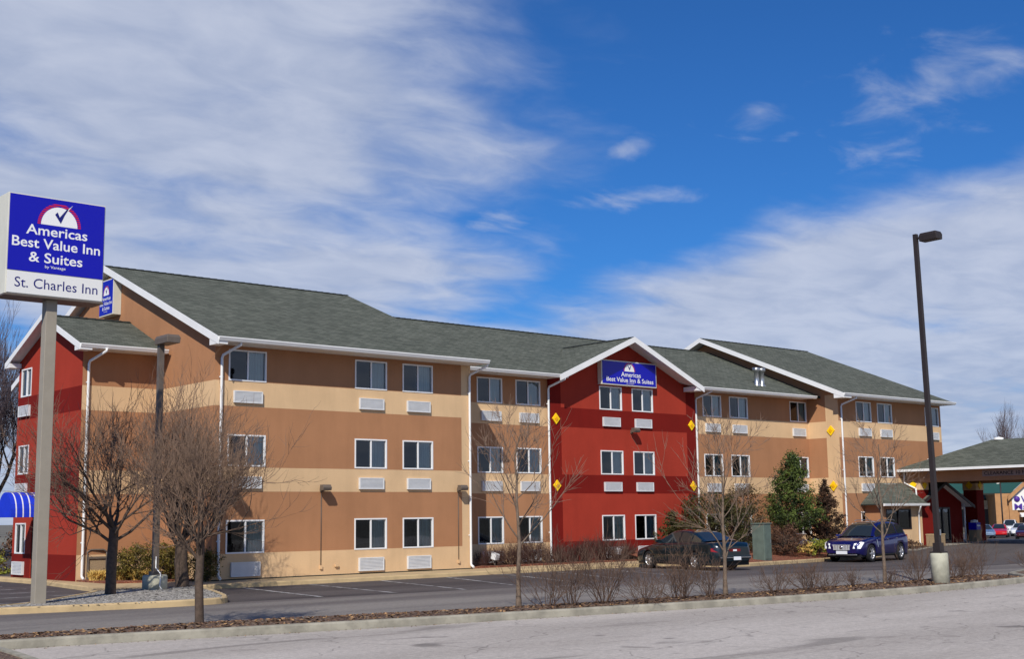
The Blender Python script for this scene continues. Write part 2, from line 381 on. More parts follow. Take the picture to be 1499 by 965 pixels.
kb = lambda x: sum(lerp(KERB, x+d) for d in (-1.5, -.75, 0, .75, 1.5))/5
bk = lambda x: sum(lerp(BACK, x+d) for d in (-1.2, -.6, 0, .6, 1.2))/5
def frange(a, b, n): return [a+(b-a)*i/n for i in range(n+1)]
def sheet(name, xs, y0, y1, ny, dz, m, parent=None):
    q = MB(); rows = []
    for x in xs: rows.append([(x, y, G(x)+dz) for y in frange(y0(x) if callable(y0) else y0, y1(x) if callable(y1) else y1, ny)])
    for a, b in zip(rows, rows[1:]):
        for j in range(ny): q.face((a[j], b[j], b[j+1], a[j+1]), m, True)
    return structure(q.obj(name, parent))
gx = [-4000, -600, -150, -60]+frange(-40, 14, 9)[1:]+frange(14, 50, 36)[1:]+frange(50, 90, 20)[1:]+[140, 220, 400, 900, 4000]
gq = MB(); gy = [-4000, -600, -100, -30, 0, 30, 100, 300, 900, 4000]
for a, b in zip(gx, gx[1:]):
    for c, d in zip(gy, gy[1:]): gq.face(((a,c,G(a)-.012), (b,c,G(b)-.012), (b,d,G(b)-.012), (a,d,G(a)-.012)), M['earth'])
structure(gq.obj('ground'))
fx = frange(-40, 14, 36)+frange(14, 50, 48)[1:]+frange(50, 130, 40)[1:]
sheet('hotel_lot', fx, lambda x: kb(x)-.3, 70, 12, -.004, M['asphalt'])
sheet('drive_aisle', frange(-40, 60, 100), lambda x: kb(x)-.2, lambda x: -8.6-.11*x if x < 20 else -10.8+.02*(x-20), 4, 0.0, M['aisle'])
sheet('front_lot', frange(-60, 60, 120), -70, lambda x: kb(x)-.02, 6, .004, M['lot'])

# kerbs and the mulch strip
def kerb(name, line, w, h, m, side=1, dzf=None):
    """kerb along a ground line; width w to the given side"""
    q = MB(); ring = []
    for i, p in enumerate(line):
        a = Vector(line[max(i-1, 0)]); b = Vector(line[min(i+1, len(line)-1)]); d = (b-a).normalized(); n = Vector((-d.y, d.x))*side
        zb = G(p[0]); o = Vector(p)
        prof = [(0, -.1), (.02, h-.03), (.05, h), (w, h), (w, -.1)]
        ring.append([(o.x+n.x*u, o.y+n.y*u, zb+z) for u, z in prof])
    for a, b in zip(ring, ring[1:]):
        for j in range(4): q.face((a[j], b[j], b[j+1], a[j+1]), m, False)
    q.face(ring[0], m); q.face(ring[-1], m)
    return structure(q.obj(name))
kl = [(x, kb(x)) for x in frange(-50, 40, 140)]
kerb('kerb', kl, .17, .15, M['concrete'])
kerb('kerb', [(x, bk(x)) for x in frange(-50, 14.6, 90)]+[(15.4, -17.4), (15.6, -17.9)], .1, .12, M['concrete'], -1)
q = MB(); xs = frange(-50, 14.9, 160); rows = []
rnd = random.Random(5)
for x in xs:
    a, b = kb(x)+.15, bk(x)-.08; rows.append([(x, a+(b-a)*s, G(x)+.115+.045*math.sin(s*math.pi)+rnd.uniform(-.012, .012)) for s in (0, .2, .4, .6, .8, 1)])
for a, b in zip(rows, rows[1:]):
    for j in range(5): q.face((a[j], b[j], b[j+1], a[j+1]), M['mulch'], True)
structure(q.obj('planting_strip'))
# second bed past the gap on the right
b2 = [(15.9, kb(15.9)+.3), (17, kb(17)+.2), (20, kb(20)+.17), (30, kb(30)+.17), (30, -12.7), (20.2, -16.0), (17.2, -17.1)]
q = MB(); q.prism([(x, y, G(x)-.05) for x, y in b2], (0, 0, .17), M['mulch']); structure(q.obj('planting_bed'))
kerb('kerb', [(30, -12.6), (20.2, -15.9), (17.1, -17.0), (15.6, -18.2), (14.9, -18.95)], .16, .145, M['concrete'])
# bed in the near left corner with its kerb
q = MB(); q.prism([(-12.62, -16.6, -.2), (-12.8, -17.9, -.2), (-12.95, -19.4, -.2), (-13.3, -24, -.2), (-24, -24, -.2), (-24, -15.85, -.2), (-13.6, -15.75, -.2)], (0, 0, .2), M['mulch']); structure(q.obj('planting_bed'))
kerb('kerb', [(-13.25, -24.2), (-12.85, -19.2), (-12.68, -17.9), (-12.55, -16.6), (-12.6, -16.0), (-13.2, -15.7)], .16, .15, M['concrete'], 1)

# gravel island with its tan kerb
def rounded(poly, n=5, r=.35):
    out = []
    for i, p in enumerate(poly):
        a = Vector(poly[i-1]); b = Vector(p); c = Vector(poly[(i+1) % len(poly)])
        e = b+(a-b)*min(r, .5); f = b+(c-b)*min(r, .5)
        for k in range(n+1):
            s = k/n; out.append(tuple(e*(1-s)**2+b*2*s*(1-s)+f*s*s))
    return out
isl = rounded([(-10.6, -7.4), (-9.4, -7.75), (-7.2, -8.32), (-5.6, -8.62), (-4.3, -8.5), (-3.75, -7.5), (-3.0, -5.6), (-2.2, -3.2), (-1.9, -2.12), (-5.1, -2.2), (-5.3, -2.9), (-8.2, -6.2), (-9.2, -6.65), (-10.4, -6.9)], 5, .4)
def inset(poly, d):
    out = []
    for i, p in enumerate(poly):
        a = Vector(poly[i-1]); b = Vector(poly[(i+1) % len(poly)]); e = b-a
        if e.length < 1e-6: e = Vector((1, 0))
        e.normalize(); out.append((p[0]-e.y*d, p[1]+e.x*d))
    return out
q = MB(); q.prism([(x, y, -.2) for x, y in inset(isl, .1)], (0, 0, .215), M['gravel']); structure(q.obj('gravel_island'))
kerb('kerb', isl+[isl[0]], .15, .15, M['tanconcrete'], 1)
# walks
q = MB()
wk = [(-3.5, 30), (-3.5, 5.2), (-4.2, -.3), (-5.1, -2.5), (-4.6, -2.15), (-1.9, -2.1), (7, -2.15), (12, -2.0), (19.2, -2.0), (19.2, .15), (10.2, .1), (10.2, 0), (-.28, 0), (-.28, .6), (-3.0, 1.3), (-3.0, 30)]
q.prism([(x, y, -.2) for x, y in wk], (0, 0, .2), M['walk'])
structure(q.obj('sidewalk'))
kerb('kerb', [(19.2, -2.05), (12, -2.05), (7, -2.2), (-1.8, -2.15)], .16, .128, M['tanconcrete'], -1)
kerb('kerb', [(-5.15, -2.55), (-4.25, -.3), (-3.55, 5.2), (-3.55, 30)], .15, .128, M['tanconcrete'], -1)
q = MB(); q.prism([(-3.02, 1.3, -.05), (-.29, .6, -.05), (-.29, 3.79, -.05), (-3.02, 3.79, -.05)], (0, 0, .1), M['redmulch']); structure(q.obj('planting_bed'))
q = MB(); q.prism([(10.22, .1, -.2), (19.6, .15, -.2), (19.6, 1.63, -.2), (10.22, 1.78, -.2)], (0, 0, .26), M['redmulch']); structure(q.obj('planting_bed'))
# bed with the evergreens: rises towards the wall
bedk = [(18.9, -2.0), (18.95, -3.7), (19.5, -4.55), (20.6, -4.5), (23.8, -3.55), (26.6, -2.75), (29.2, -2.15), (32, -1.75), (34.6, -1.5)]
kerb('kerb', bedk, .2, .14, M['tanconcrete'], 1)
q = MB(); bx = [p for p in bedk]; wl = [(18.95, 1.62), (19.2, 1.62), (20, 1.62), (22, 1.62), (24.8, 1.78), (27, 1.78), (29.8, 1.78), (33.4, 1.7), (34.8, .0)]
prev = None
for (a, b), (c, d) in zip(bx, wl):
    col = [(a+(c-a)*s, b+.12+(d-b-.12)*s, G(a)+.1+(.28-G(a)*.9)*ss(0, 1, s)) for s in frange(0, 1, 8)]
    if prev:
        for j in range(8): q.face((prev[j], col[j], col[j+1], prev[j+1]), M['redmulch'], True)
    prev = col
structure(q.obj('planting_bed'))
# canopy pad
q = MB()
for a, b in zip(frange(36.4, 52, 16), frange(36.4, 52, 16)[1:]):
    for c, d in ((-2.1, 1), (1, 6)): q.face(((a, c+(.0 if c < -2 else 0), G(a)+.012), (b, c, G(b)+.012), (b, d, G(b)+.012), (a, d, G(a)+.012)), M['pad'])
structure(q.obj('canopy_drive_pad'))
# parking lines
def stripe(p, r, w=.1):
    a, b = Vector(p), Vector(r); n = (b-a).normalized(); n = Vector((-n.y, n.x))*w/2; q = MB()
    k = max(2, int((b-a).length/.8)); pts = [a+(b-a)*i/k for i in range(k+1)]
    for c, d in zip(pts, pts[1:]):
        q.face([(e.x, e.y, G(e.x)+.005) for e in (c+n, c-n, d-n, d+n)], M['line'])
    structure(q.obj('parking_line'))
for p, r in [((-.5, -2.4), (-1.45, -8.2)), ((1.8, -2.4), (.74, -8.5)), ((4.5, -2.4), (2.85, -8.8)), ((7.15, -2.4), (5.24, -7.94)), ((9.7, -2.3), (7.45, -8.3)), ((12.1, -2.3), (9.6, -8.26)), ((14.5, -2.2), (12.2, -8.0)), ((17.0, -2.2), (14.5, -8.0))]: stripe(p, r)
for y in (9.5, 7.4, 5.3, 3.2, 1.0, -1.3, -3.57): stripe((-14, y+.1), (-4.9 if y > -2 else -5.9, y-.25), .1)

# ------------------------------------------------------------------ hotel
hotel = thing('hotel_building', 'long three storey tan, beige and red hotel with green grey shingled roofs', 'building')
BANDS = [(0, .83), (2.78, 3.55), (5.51, 6.32)]
def inband(z): return any(a <= z < b for a, b in BANDS)
Z = Vector((0, 0, 1))
def wall(fr, u0, u1, z0, z1, holes, scheme, top=None, strips=(), name='wall', brk=()):
    """stucco wall with real window openings; scheme(u,z)->material"""
    o, u, n = fr; q = MB()
    us = sorted(set([u0, u1]+[h[0] for h in holes]+[h[1] for h in holes]+[s for s in strips]))
    zs = sorted(set([z0, z1]+[h[2] for h in holes]+[h[3] for h in holes]+[b for B in BANDS for b in B if z0 < b < z1]))
    for a, b in zip(us, us[1:]):
        for c, d in zip(zs, zs[1:]):
            mu, mz = (a+b)/2, (c+d)/2
            if any(h[0] < mu < h[1] and h[2] < mz < h[3] for h in holes): continue
            q.face([o+u*s+Z*w for s, w in ((a,c),(b,c),(b,d),(a,d))], scheme(mu, mz))
    if top: q.face([o+u*s+Z*w for s, w in top], scheme((u0+u1)/2, 99))
    for h in holes:                                   # reveals and the dark room behind
        a, b, c, d = h; mt = scheme((a+b)/2, (c+d)/2)
        for p, r in (((a,c),(b,c)), ((b,c),(b,d)), ((b,d),(a,d)), ((a,d),(a,c))):
            q.face([o+u*p[0]+Z*p[1], o+u*r[0]+Z*r[1], o+u*r[0]+Z*r[1]-n*.1, o+u*p[0]+Z*p[1]-n*.1], mt)
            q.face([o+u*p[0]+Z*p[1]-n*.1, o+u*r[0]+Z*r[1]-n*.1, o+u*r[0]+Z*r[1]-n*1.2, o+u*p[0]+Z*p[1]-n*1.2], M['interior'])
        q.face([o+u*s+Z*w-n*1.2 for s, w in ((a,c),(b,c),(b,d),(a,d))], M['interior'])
    return q.obj(name, hotel, fix=False)
tanscheme = lambda u, z: M['beige'] if z < 90 and inband(z) else M['tan']
wrnd = random.Random(11)
def window(fr, h, parent=hotel, sash=True, style=None):
    o, u, n = fr; a, b, c, d = h; w = .048; mid = (a+b)/2+.01
    q = MB()
    q.fbox(fr, a, a+w, -.07, .018, c, d, M['vinyl']); q.fbox(fr, b-w, b, -.07, .018, c, d, M['vinyl'])
    q.fbox(fr, a+w, b-w, -.07, .018, c, c+w, M['vinyl']); q.fbox(fr, a+w, b-w, -.07, .018, d-w, d, M['vinyl'])
    q.fbox(fr, mid-.025, mid+.025, -.068, .006, c+w, d-w, M['vinyl'])
    win = q.obj('window', parent)
    for k, (p, r, m, dep) in enumerate(((a+w, mid-.028, 'screen', -.03), (mid+.028, b-w, 'glass', -.045))):
        g = MB(); g.face([o+u*s+Z*t_+n*dep for s, t_ in ((p,c+w),(r,c+w),(r,d-w),(p,d-w))], M[m]); g.obj('pane', win, fix=False)
    st = style if style is not None else wrnd.random()
    def drape(p, r, m):
        g = MB(); k = 28; pts = []; ph = wrnd.uniform(0, 6)
        for i in range(k+1):
            s = p+(r-p)*i/k; dd = -.17-.035*math.sin(i*1.35+ph)-.012*math.sin(i*.6+ph*2)
            pts.append((o+u*s+n*dd+Z*(c+.02), o+u*s+n*dd+Z*(d-.02)))
        for (e, f), (e2, f2) in zip(pts, pts[1:]): g.face((e, e2, f2, f), m, True)
        g.obj('curtain', win, fix=False)
    drape(mid+.02+(.0 if st < .7 else .1), b-.02, M['curtain'])
    if st > .45: drape(a+.02, a+.16+.25*(st-.45), M['curtain2'])
    if st < .12: drape(a+.02, mid-.03, M['curtain2'])
def unit(fr, a, b, c, d):
    q = MB(); w = .035
    q.fbox(fr, a, b, .001, .05, c, d, M['ac'])
    q.fbox(fr, a, b, .05, .085, c, c+w, M['ac']); q.fbox(fr, a, b, .05, .085, d-w, d, M['ac'])
    q.fbox(fr, a, a+w, .05, .085, c+w, d-w, M['ac']); q.fbox(fr, b-w, b, .05, .085, c+w, d-w, M['ac'])
    n = 8
    for i in range(n):
        z = c+w+(d-c-2*w)*(i+.15)/n
        q.fbox(fr, a+w, b-w, .05, .074, z, z+(d-c-2*w)/n*.6, M['ac'])
    q.obj('air_conditioner', hotel)
FL = [(.82, 1.88), (3.58, 4.6), (6.33, 7.34)]; AC = [(.1, .55), (2.87, 3.26), (5.62, 6.01)]
V = Vector
# A: left block front (y=0)
fA = (V((0,0,0)), V((1,0,0)), V((0,-1,0)))
wa = [(.2, 1.58), (5.06, 6.41), (7.09, 8.44)]
hA = [(a, b, c, d) for a, b in wa for c, d in FL]
wall(fA, -.28, 10.21, 0, 7.62, hA, lambda u, z: M['beige'] if (inband(z) or u > 9.77) else M['tan'], strips=(9.77,))
for h in hA: window(fA, h)
for a, b in ((.38, 1.42), (5.23, 6.25), (7.27, 8.29)):
    for c, d in AC: unit(fA, a, b, c, d)
# A gable wall facing -X (x=-0.03) and its right return
fAg = (V((-.28, 0, 0)), V((0, -1, 0)), V((-1, 0, 0)))
wall(fAg, -16.2, 0, 0, 7.62, [], tanscheme, top=[(-16.2, 7.62), (0, 7.62), (-8.1, 11.05)])
q = MB(); q.face([(10.21, 0, 0), (10.21, 1.8, 0), (10.21, 1.8, 7.62), (10.21, 0, 7.62)], M['beige']); q.face([(10.21, 0, 7.62), (10.21, 1.8, 7.62), (10.21, 16.2, 7.62), (10.21, 8.1, 11.05)], M['tan']); q.obj('wall', hotel)
# B and B' (y=1.8)
fB = (V((0, 1.8, 0)), V((1, 0, 0)), V((0, -1, 0)))
wb = [(11.99, 13.3), (14.01, 15.35)]; wc = [(18.61, 19.97), (20.6, 21.93)]
wb2 = [(25.45, 26.77), (27.36, 28.72), (32.0, 33.35)]; wd = [(34.98, 36.3), (36.85, 38.17), (41.3, 42.63)]
full = lambda ws: [(a, b, c, d) for a, b in ws for c, d in FL]
hB, hB2 = full(wb), full(wb2)
wall(fB, 10.21, 15.9, 0, 7.62, hB, tanscheme); wall(fB, 24.6, 33.5, 0, 7.62, hB2, tanscheme)
for h in hB+hB2: window(fB, h)
for a, b in ((12.18, 13.19), (14.19, 15.21), (25.59, 26.62), (27.53, 28.56), (32.16, 33.17)):
    for c, d in AC: unit(fB, a, b, c, d)
# C: red bay
fC = (V((0, 1.65, 0)), V((1, 0, 0)), V((0, -1, 0)))
redscheme = lambda u, z: M['darkred'] if (z < 90 and (inband(z) or u < 16.36 or u > 24.13)) else M['red']
hC = full(wc)
wall(fC, 15.76, 24.75, 0, 7.62, hC, redscheme, top=[(15.76, 7.62), (24.75, 7.62), (20.05+.35, 9.22), (20.05-.1, 9.22)], strips=(16.36, 24.13))
for h in hC: window(fC, h)
for a, b in ((18.77, 19.8), (20.74, 21.77)):
    for c, d in AC: unit(fC, a, b, c, d)
q = MB(); q.face([(15.76, 1.65, 0), (15.76, 1.8, 0), (15.76, 1.8, 7.6), (15.76, 1.65, 7.6)], M['darkred']); q.obj('wall', hotel); q = MB(); q.face([(24.75, 1.65, 0), (24.75, 1.8, 0), (24.75, 1.8, 7.6), (24.75, 1.65, 7.6)], M['darkred']); q.obj('wall', hotel)
# D: right block, left return (x=33.5) and front (y=0)
fDr = (V((33.47, 0, 0)), V((0, -1, 0)), V((-1, 0, 0)))
wall(fDr, -16.2, 0, 0, 7.62, [], lambda u, z: M['beige'] if z < 90 and (inband(z) or u > -.74) else M['tan'], top=[(-16.2, 7.62), (0, 7.62), (-8.1, 11.05)], strips=(-.74,))
hD = full(wd)
wall(fA, 33.47, 42.85, 0, 7.62, hD, tanscheme)
for h in hD: window(fA, h)
for a, b in ((35.13, 36.17), (37.02, 38.04), (41.46, 42.49)):
    for c, d in AC: unit(fA, a, b, c, d)
q = MB(); q.face([(42.85, 0, 0), (42.85, 16.2, 0), (42.85, 16.2, 7.62), (42.85, 8.1, 11.05), (42.85, 0, 7.62)], M['tan'])
q.face([(-.28, 16.2, 0), (42.85, 16.2, 0), (42.85, 16.2, 7.62), (-.28, 16.2, 7.62)], M['tan']); q.obj('wall', hotel)
# E: red left wing, gable facing -X
fE = (V((-3.04, 0, 0)), V((0, -1, 0)), V((-1, 0, 0)))
hE = [(-9.22, -8.26, c, d) for c, d in FL]; door = (-7.75, -6.75, .02, 2.08)
redE = lambda u, z: M['darkred'] if z < 90 and inband(z) else M['red']
wall(fE, -9.5, -3.8, 0, 7.62, hE+[door], redE, top=[(-9.5, 7.62), (-3.8, 7.62), (-6.5, 8.78)])
for h in hE: window(fE, h)
for c, d in AC: unit(fE, -9.26, -8.27, c, d)
fEf = (V((0, 3.8, 0)), V((1, 0, 0)), V((0, -1, 0)))
wall(fEf, -3.04, -.28, 0, 7.62, [], tanscheme)
q = MB(); q.face([(-3.04, 9.5, 0), (-.3, 9.5, 0), (-.3, 9.5, 7.6), (-3.04, 9.5, 7.6)], M['red']); q.obj('wall', hotel)
q = MB(); q.fbox(fE, -7.73, -7.65, -.095, -.03, .03, 2.06, M['doordark']); q.fbox(fE, -6.85, -6.77, -.095, -.03, .03, 2.06, M['doordark']); q.fbox(fE, -7.65, -6.85, -.095, -.03, 1.96, 2.06, M['doordark']); q.fbox(fE, -7.65, -6.85, -.095, -.03, .03, .25, M['doordark'])
dr = q.obj('door', hotel); q = MB(); q.face([(-2.98, 6.85, .25), (-2.98, 7.65, .25), (-2.98, 7.65, 1.96), (-2.98, 6.85, 1.96)], M['glass']); q.obj('pane', dr, fix=False)
q = MB(); q.tube([(-3.1, 6.95, .9), (-3.1, 6.95, 1.3)], .015, M['metal'], 8); q.obj('handle', dr)
# plinth line
q = MB()
q.fbox(fA, -.28, 10.21, .0, .012, 0.0, .035, M['roofedge']); q.obj('plinth', hotel)
q = MB(); q.fbox(fB, 10.23, 15.75, .0, .012, 0, .035, M['roofedge']); q.obj('plinth', hotel)

# roofs
def slab(q, p, th=.1, m=None):
    """roof plane: p = eave a, eave b, ridge b, ridge a; shingles mapped in metres"""
    p = [V(x) for x in p]; e = (p[1]-p[0]); L = e.length; e.normalize()
    n = e.cross(p[-1]-p[0]); n = n.normalized(); 
    if n.z < 0: n = -n
    uv = []
    for x in p:
        d = x-p[0]; w = d.dot(e); uv.append((w, (d-e*w).length))
    q.face(p, m or M['shingle'], uv=uv)
    lo = [x-V((0, 0, th)) for x in p]
    for i in range(len(p)):
        j = (i+1) % len(p); q.face([p[i], p[j], lo[j], lo[i]], M['roofedge'], uv=[(0, 0)]*4)
    q.face(list(reversed(lo)), M['white'], uv=[(0, 0)]*len(p))
def rake(q, a, b, nrm, h=.24, t=.04, off=.0):
    """white board along a sloping roof edge, and the soffit behind it"""
    a, b, nrm = V(a), V(b), V(nrm); v = V((0, 0, -h)); dz = V((0, 0, -.03))
    q.prism([a+dz, b+dz, b+dz+v, a+dz+v], nrm*t, M['white'])
EV = .75; EZ = 7.6; RY = 8.1; RZ = 11.27; AX = -.6; DX = 32.82; BZ = 10.55
q = MB()
slab(q, [(AX, -EV-.03, EZ), (10.38, -EV-.03, EZ), (10.12, RY, RZ), (AX, RY, RZ)]); slab(q, [(10.38, 16.95, EZ), (AX, 16.95, EZ), (AX, RY, RZ), (10.12, RY, RZ)])
q.obj('roof', hotel, fix=False)
q = MB(); zv = EZ-.02+(BZ-EZ+.02)*(5.3-1.0)/(RY-1.0)
slab(q, [(9.9, 1.0, EZ-.02), (15.72, 1.0, EZ-.02), (20.05, 5.3, zv), (20.05, RY, BZ), (9.9, RY, BZ)]); slab(q, [(24.4, 1.0, EZ-.02), (33.5, 1.0, EZ-.02), (33.5, RY, BZ), (20.05, RY, BZ), (20.05, 5.3, zv)]); slab(q, [(33.6, 15.2, EZ), (9.9, 15.2, EZ), (9.9, RY, BZ), (33.6, RY, BZ)])
q.obj('roof', hotel, fix=False)
q = MB()
slab(q, [(DX, -EV-.03, EZ), (42.95, -EV-.03, EZ), (42.4, RY, RZ), (DX, RY, RZ)]); slab(q, [(42.95, 16.95, EZ), (DX, 16.95, EZ), (DX, RY, RZ), (42.4, RY, RZ)])
q.obj('roof', hotel, fix=False)
q = MB()                                              # cross gable over the red bay
slab(q, [(15.68, .88, 7.57), (15.68, 1.05, 7.57), (20.05, 5.4, 9.46), (20.05, .88, 9.46)]); slab(q, [(24.44, 1.05, 7.57), (24.44, .88, 7.57), (20.05, .88, 9.46), (20.05, 5.4, 9.46)])
q.obj('roof', hotel, fix=False)
q = MB(); ER = 6.45; EX = -3.42
slab(q, [(EX, 3.15, EZ), (-.4, 3.15, EZ), (-.29, ER, 8.97), (EX, ER, 8.97)]); slab(q, [(-.29, 9.75, EZ), (EX, 9.75, EZ), (EX, ER, 8.97), (-.29, ER, 8.97)])
q.obj('roof', hotel, fix=False)
for a, b in [((AX, RY, RZ), (10.12, RY, RZ)), ((10.12, RY, BZ), (DX, RY, BZ)), ((DX, RY, RZ), (42.4, RY, RZ)), ((20.05, .88, 9.46), (20.05, 5.3, 9.46)), ((EX, ER, 8.97), (-.3, ER, 8.97))]:
    a, b = V(a), V(b); d = (b-a).normalized(); w = V((-d.y, d.x, 0))*.16; q = MB(); k = int((b-a).length/.3)
    for i in range(k):
        p, r = a+(b-a)*(i/k), a+(b-a)*((i+1)/k); z0, z1 = V((0, 0, .035)), V((0, 0, .02)); e = V((0, 0, -.06))
        q.face((p+w+e+z1, r+w+e+z0, r+z0, p+z1), M['roofedge']); q.face((p+z1, r+z0, r-w+e+z0, p-w+e+z1), M['roofedge'])
    q.obj('ridge_cap', hotel, fix=False)
def fascia(name, segs, nrm, h=.24):
    q = MB()
    for a, b in segs: rake(q, a, b, nrm, h)
    return q.obj(name, hotel)
fascia('rake_board', [((AX-.01, -EV-.1, EZ+.02), (AX-.01, RY, RZ+.04)), ((AX-.01, RY, RZ+.04), (AX-.01, 17.0, EZ))], (-1, 0, 0))
fascia('rake_board', [((DX-.01, -EV-.1, EZ+.02), (DX-.01, RY, RZ+.04)), ((DX-.01, RY, RZ+.04), (DX-.01, 17.0, EZ))], (-1, 0, 0))
fascia('rake_board', [((15.62, .87, 7.59), (20.05, .87, 9.5)), ((20.05, .87, 9.5), (24.5, .87, 7.57))], (0, -1, 0))
fascia('rake_board', [((EX-.01, 3.08, EZ+.02), (EX-.01, ER, 9.01)), ((EX-.01, ER, 9.01), (EX-.01, 9.8, EZ+.02))], (-1, 0, 0), .2)
# soffits and the boxed eave ends
for a, b in [((-.27, -EV, 7.46), (10.36, -.003, 7.49)), ((10.4, 1.0, 7.46), (15.75, 1.79, 7.49)), ((24.76, 1.0, 7.46), (33.0, 1.79, 7.49)), ((33.46, -EV, 7.46), (42.9, -.003, 7.49)), ((-3.03, 3.2, 7.46), (-.4, 3.79, 7.49))]:
    q = MB(); q.box(a, b, M['white']); q.obj('soffit', hotel)
for a, b in [((AX-.04, -EV-.08, 7.37), (-.29, -.28, 7.59)), ((DX-.04, -EV-.08, 7.37), (33.45, -.28, 7.59)), ((24.0, .86, 7.36), (24.5, 1.64, 7.56)), ((EX-.04, 3.06, 7.4), (-3.05, 3.5, 7.58)), ((EX-.04, 9.3, 7.4), (-3.05, 9.82, 7.56))]:
    q = MB(); q.box(a, b, M['white']); q.obj('eave_return', hotel)
def gutter(a, b, y, z=7.6):
    q = MB(); q.prism([(a, y, z), (a, y-.13, z), (a, y-.13, z-.035), (a, y-.115, z-.06), (a, y-.08, z-.13), (a, y, z-.14)], (b-a, 0, 0), M['white']); return q.obj('gutter', hotel)
gutter(AX-.02, 10.42, -EV-.04); gutter(10.47, 16.1, .97, 7.58); gutter(24.45, 33.02, .97, 7.57); gutter(DX-.02, 42.98, -EV-.04); gutter(EX-.02, -.42, 3.12)
def downpipe(x, yw, zt=7.48, out=.78, dx=.28, zb=.06):
    q = MB(); y = yw-.06
    q.tube([(x+dx, yw-out, zt), (x+dx, yw-out, zt-.08), (x+.02, y-.03, zt-.36), (x, y, zt-.46), (x, y, zb+.14), (x, y-.01, zb+.08), (x-.0, y-.16, zb)], .045, M['white'], 8)
    for z in (1.2, 3.9, 6.4): q.box((x-.06, y, z), (x+.06, yw-.002, z+.04), M['white'])
    return q.obj('downpipe', hotel)
downpipe(-.07, 0); downpipe(10.12, 0); downpipe(15.62, 1.65); downpipe(24.92, 1.8); downpipe(33.66, 0); downpipe(-2.86, 3.8)
# vents on the roof, yellow diamonds, wall lights, meter boxes
for x in (30.02, 30.42):
    q = MB(); q.lathe([(.19, 7.75), (.19, 8.05), (.125, 8.12), (.125, 8.72), (.19, 8.74), (.19, 8.92), (.0, 8.94)], M['metal'], 16, c=(x, 2.2, 0)); q.obj('roof_vent', hotel)
def diamond(fr, u, z, r=.21):
    o, uu, n = fr; q = MB(); c = o+uu*u+Z*z
    q.prism([c+uu*(-r), c+Z*(-r*1.1), c+uu*r, c+Z*(r*1.1)], n*.05, M['yellow']); c2 = c+n*.052; r *= .45
    q.prism([c2+uu*(-r), c2+Z*(-r*1.1), c2+uu*r, c2+Z*(r*1.1)], n*.02, M['yellow2']); return q.obj('diamond_ornament', hotel)
for u, z in ((16.05, 5.83), (16.05, 3.1), (24.43, 5.85), (24.44, 3.12)): diamond(fC, u, z)
for z in (5.85, 3.14): diamond(fDr, -.46, z, .23)
def wall_light(fr, u, z, zb=None):
    o, uu, n = fr; q = MB()
    q.fbox(fr, u-.05, u+.05, .002, .1, z-.07, z+.08, M['greybrown']); q.tube([o+uu*u+n*.1+Z*(z+.03), o+uu*u+n*.2+Z*(z+.06)], .025, M['greybrown'], 8)
    c = o+uu*u+Z*(z+.07)
    q.prism([c+n*.14+Z*-.1-uu*.15, c+n*.4+Z*-.09-uu*.17, c+n*.43+Z*.0-uu*.17, c+n*.34+Z*.1-uu*.16, c+n*.16+Z*.1-uu*.14], uu*.33, M['greybrown'])
    wl = q.obj('wall_light', hotel, bevel=.02)
    if zb is not None:
        q = MB(); q.tube([o+uu*u+n*.02+Z*(z-.06), o+uu*u+n*.02+Z*zb], .014, M['greybrown'], 6); q.fbox(fr, u-.045, u+.045, .002, .06, zb-.1, zb+.02, M['beige']); q.obj('conduit', wl)
wall_light(fA, 3.72, 2.84, .33); wall_light(fA, 9.58, 2.86, .33); wall_light(fC, 20.5, 5.42); wall_light(fB, 29.91, 2.05, .8); wall_light(fB, 30.5, 2.05)
q = MB(); q.fbox(fA, 4.26, 4.4, .002, .08, .28, .37, M['beige']); q.obj('outlet_box', hotel, bevel=.01)
q = MB(); q.fbox(fC, 23.85, 24.3, .002, .14, .85, 1.4, M['ac']); q.obj('meter_box', hotel, bevel=.02)
# barrel awning over the end door
aw = MB(); n = 14; yc, rw, zb, zt = 6.75, .62, 2.2, 2.9
for i in range(n):
    a0, a1 = math.pi*i/n, math.pi*(i+1)/n
    P = lambda a, x: (x, yc-rw*math.cos(a), zb+(zt-zb)*math.sin(a))
    for k in range(11):
        x0, x1 = -4.33+1.25*k/11, -4.33+1.25*(k+1)/11
        if k % 2 == 1: x0 += .0
        m = M['awningwhite'] if k % 2 == 1 else M['awning']
        w = .036 if k % 2 == 0 else -.036
        aw.face((P(a0, x0-(w if k else 0)), P(a0, x1+(w if k < 10 else 0)), P(a1, x1+(w if k < 10 else 0)), P(a1, x0-(w if k else 0))), m, True)
aw.face([(-4.33, yc-rw*math.cos(math.pi*i/n), zb+(zt-zb)*math.sin(math.pi*i/n)) for i in range(n+1)], M['awning'])
for y in (yc-rw, yc+rw):
    for k in range(11):
        x0, x1 = -4.33+1.25*k/11, -4.33+1.25*(k+1)/11; w = .036 if k % 2 == 0 else -.036
        aw.box((x0-(w if k else 0), y-.004, zb-.13), (x1+(w if k < 10 else 0), y+.004, zb), M['awningwhite'] if k % 2 else M['awning'])
aw.box((-4.336, yc-rw, zb-.13), (-4.045, yc+rw, zb), M['awning'])
aw.obj('awning', hotel, fix=False)

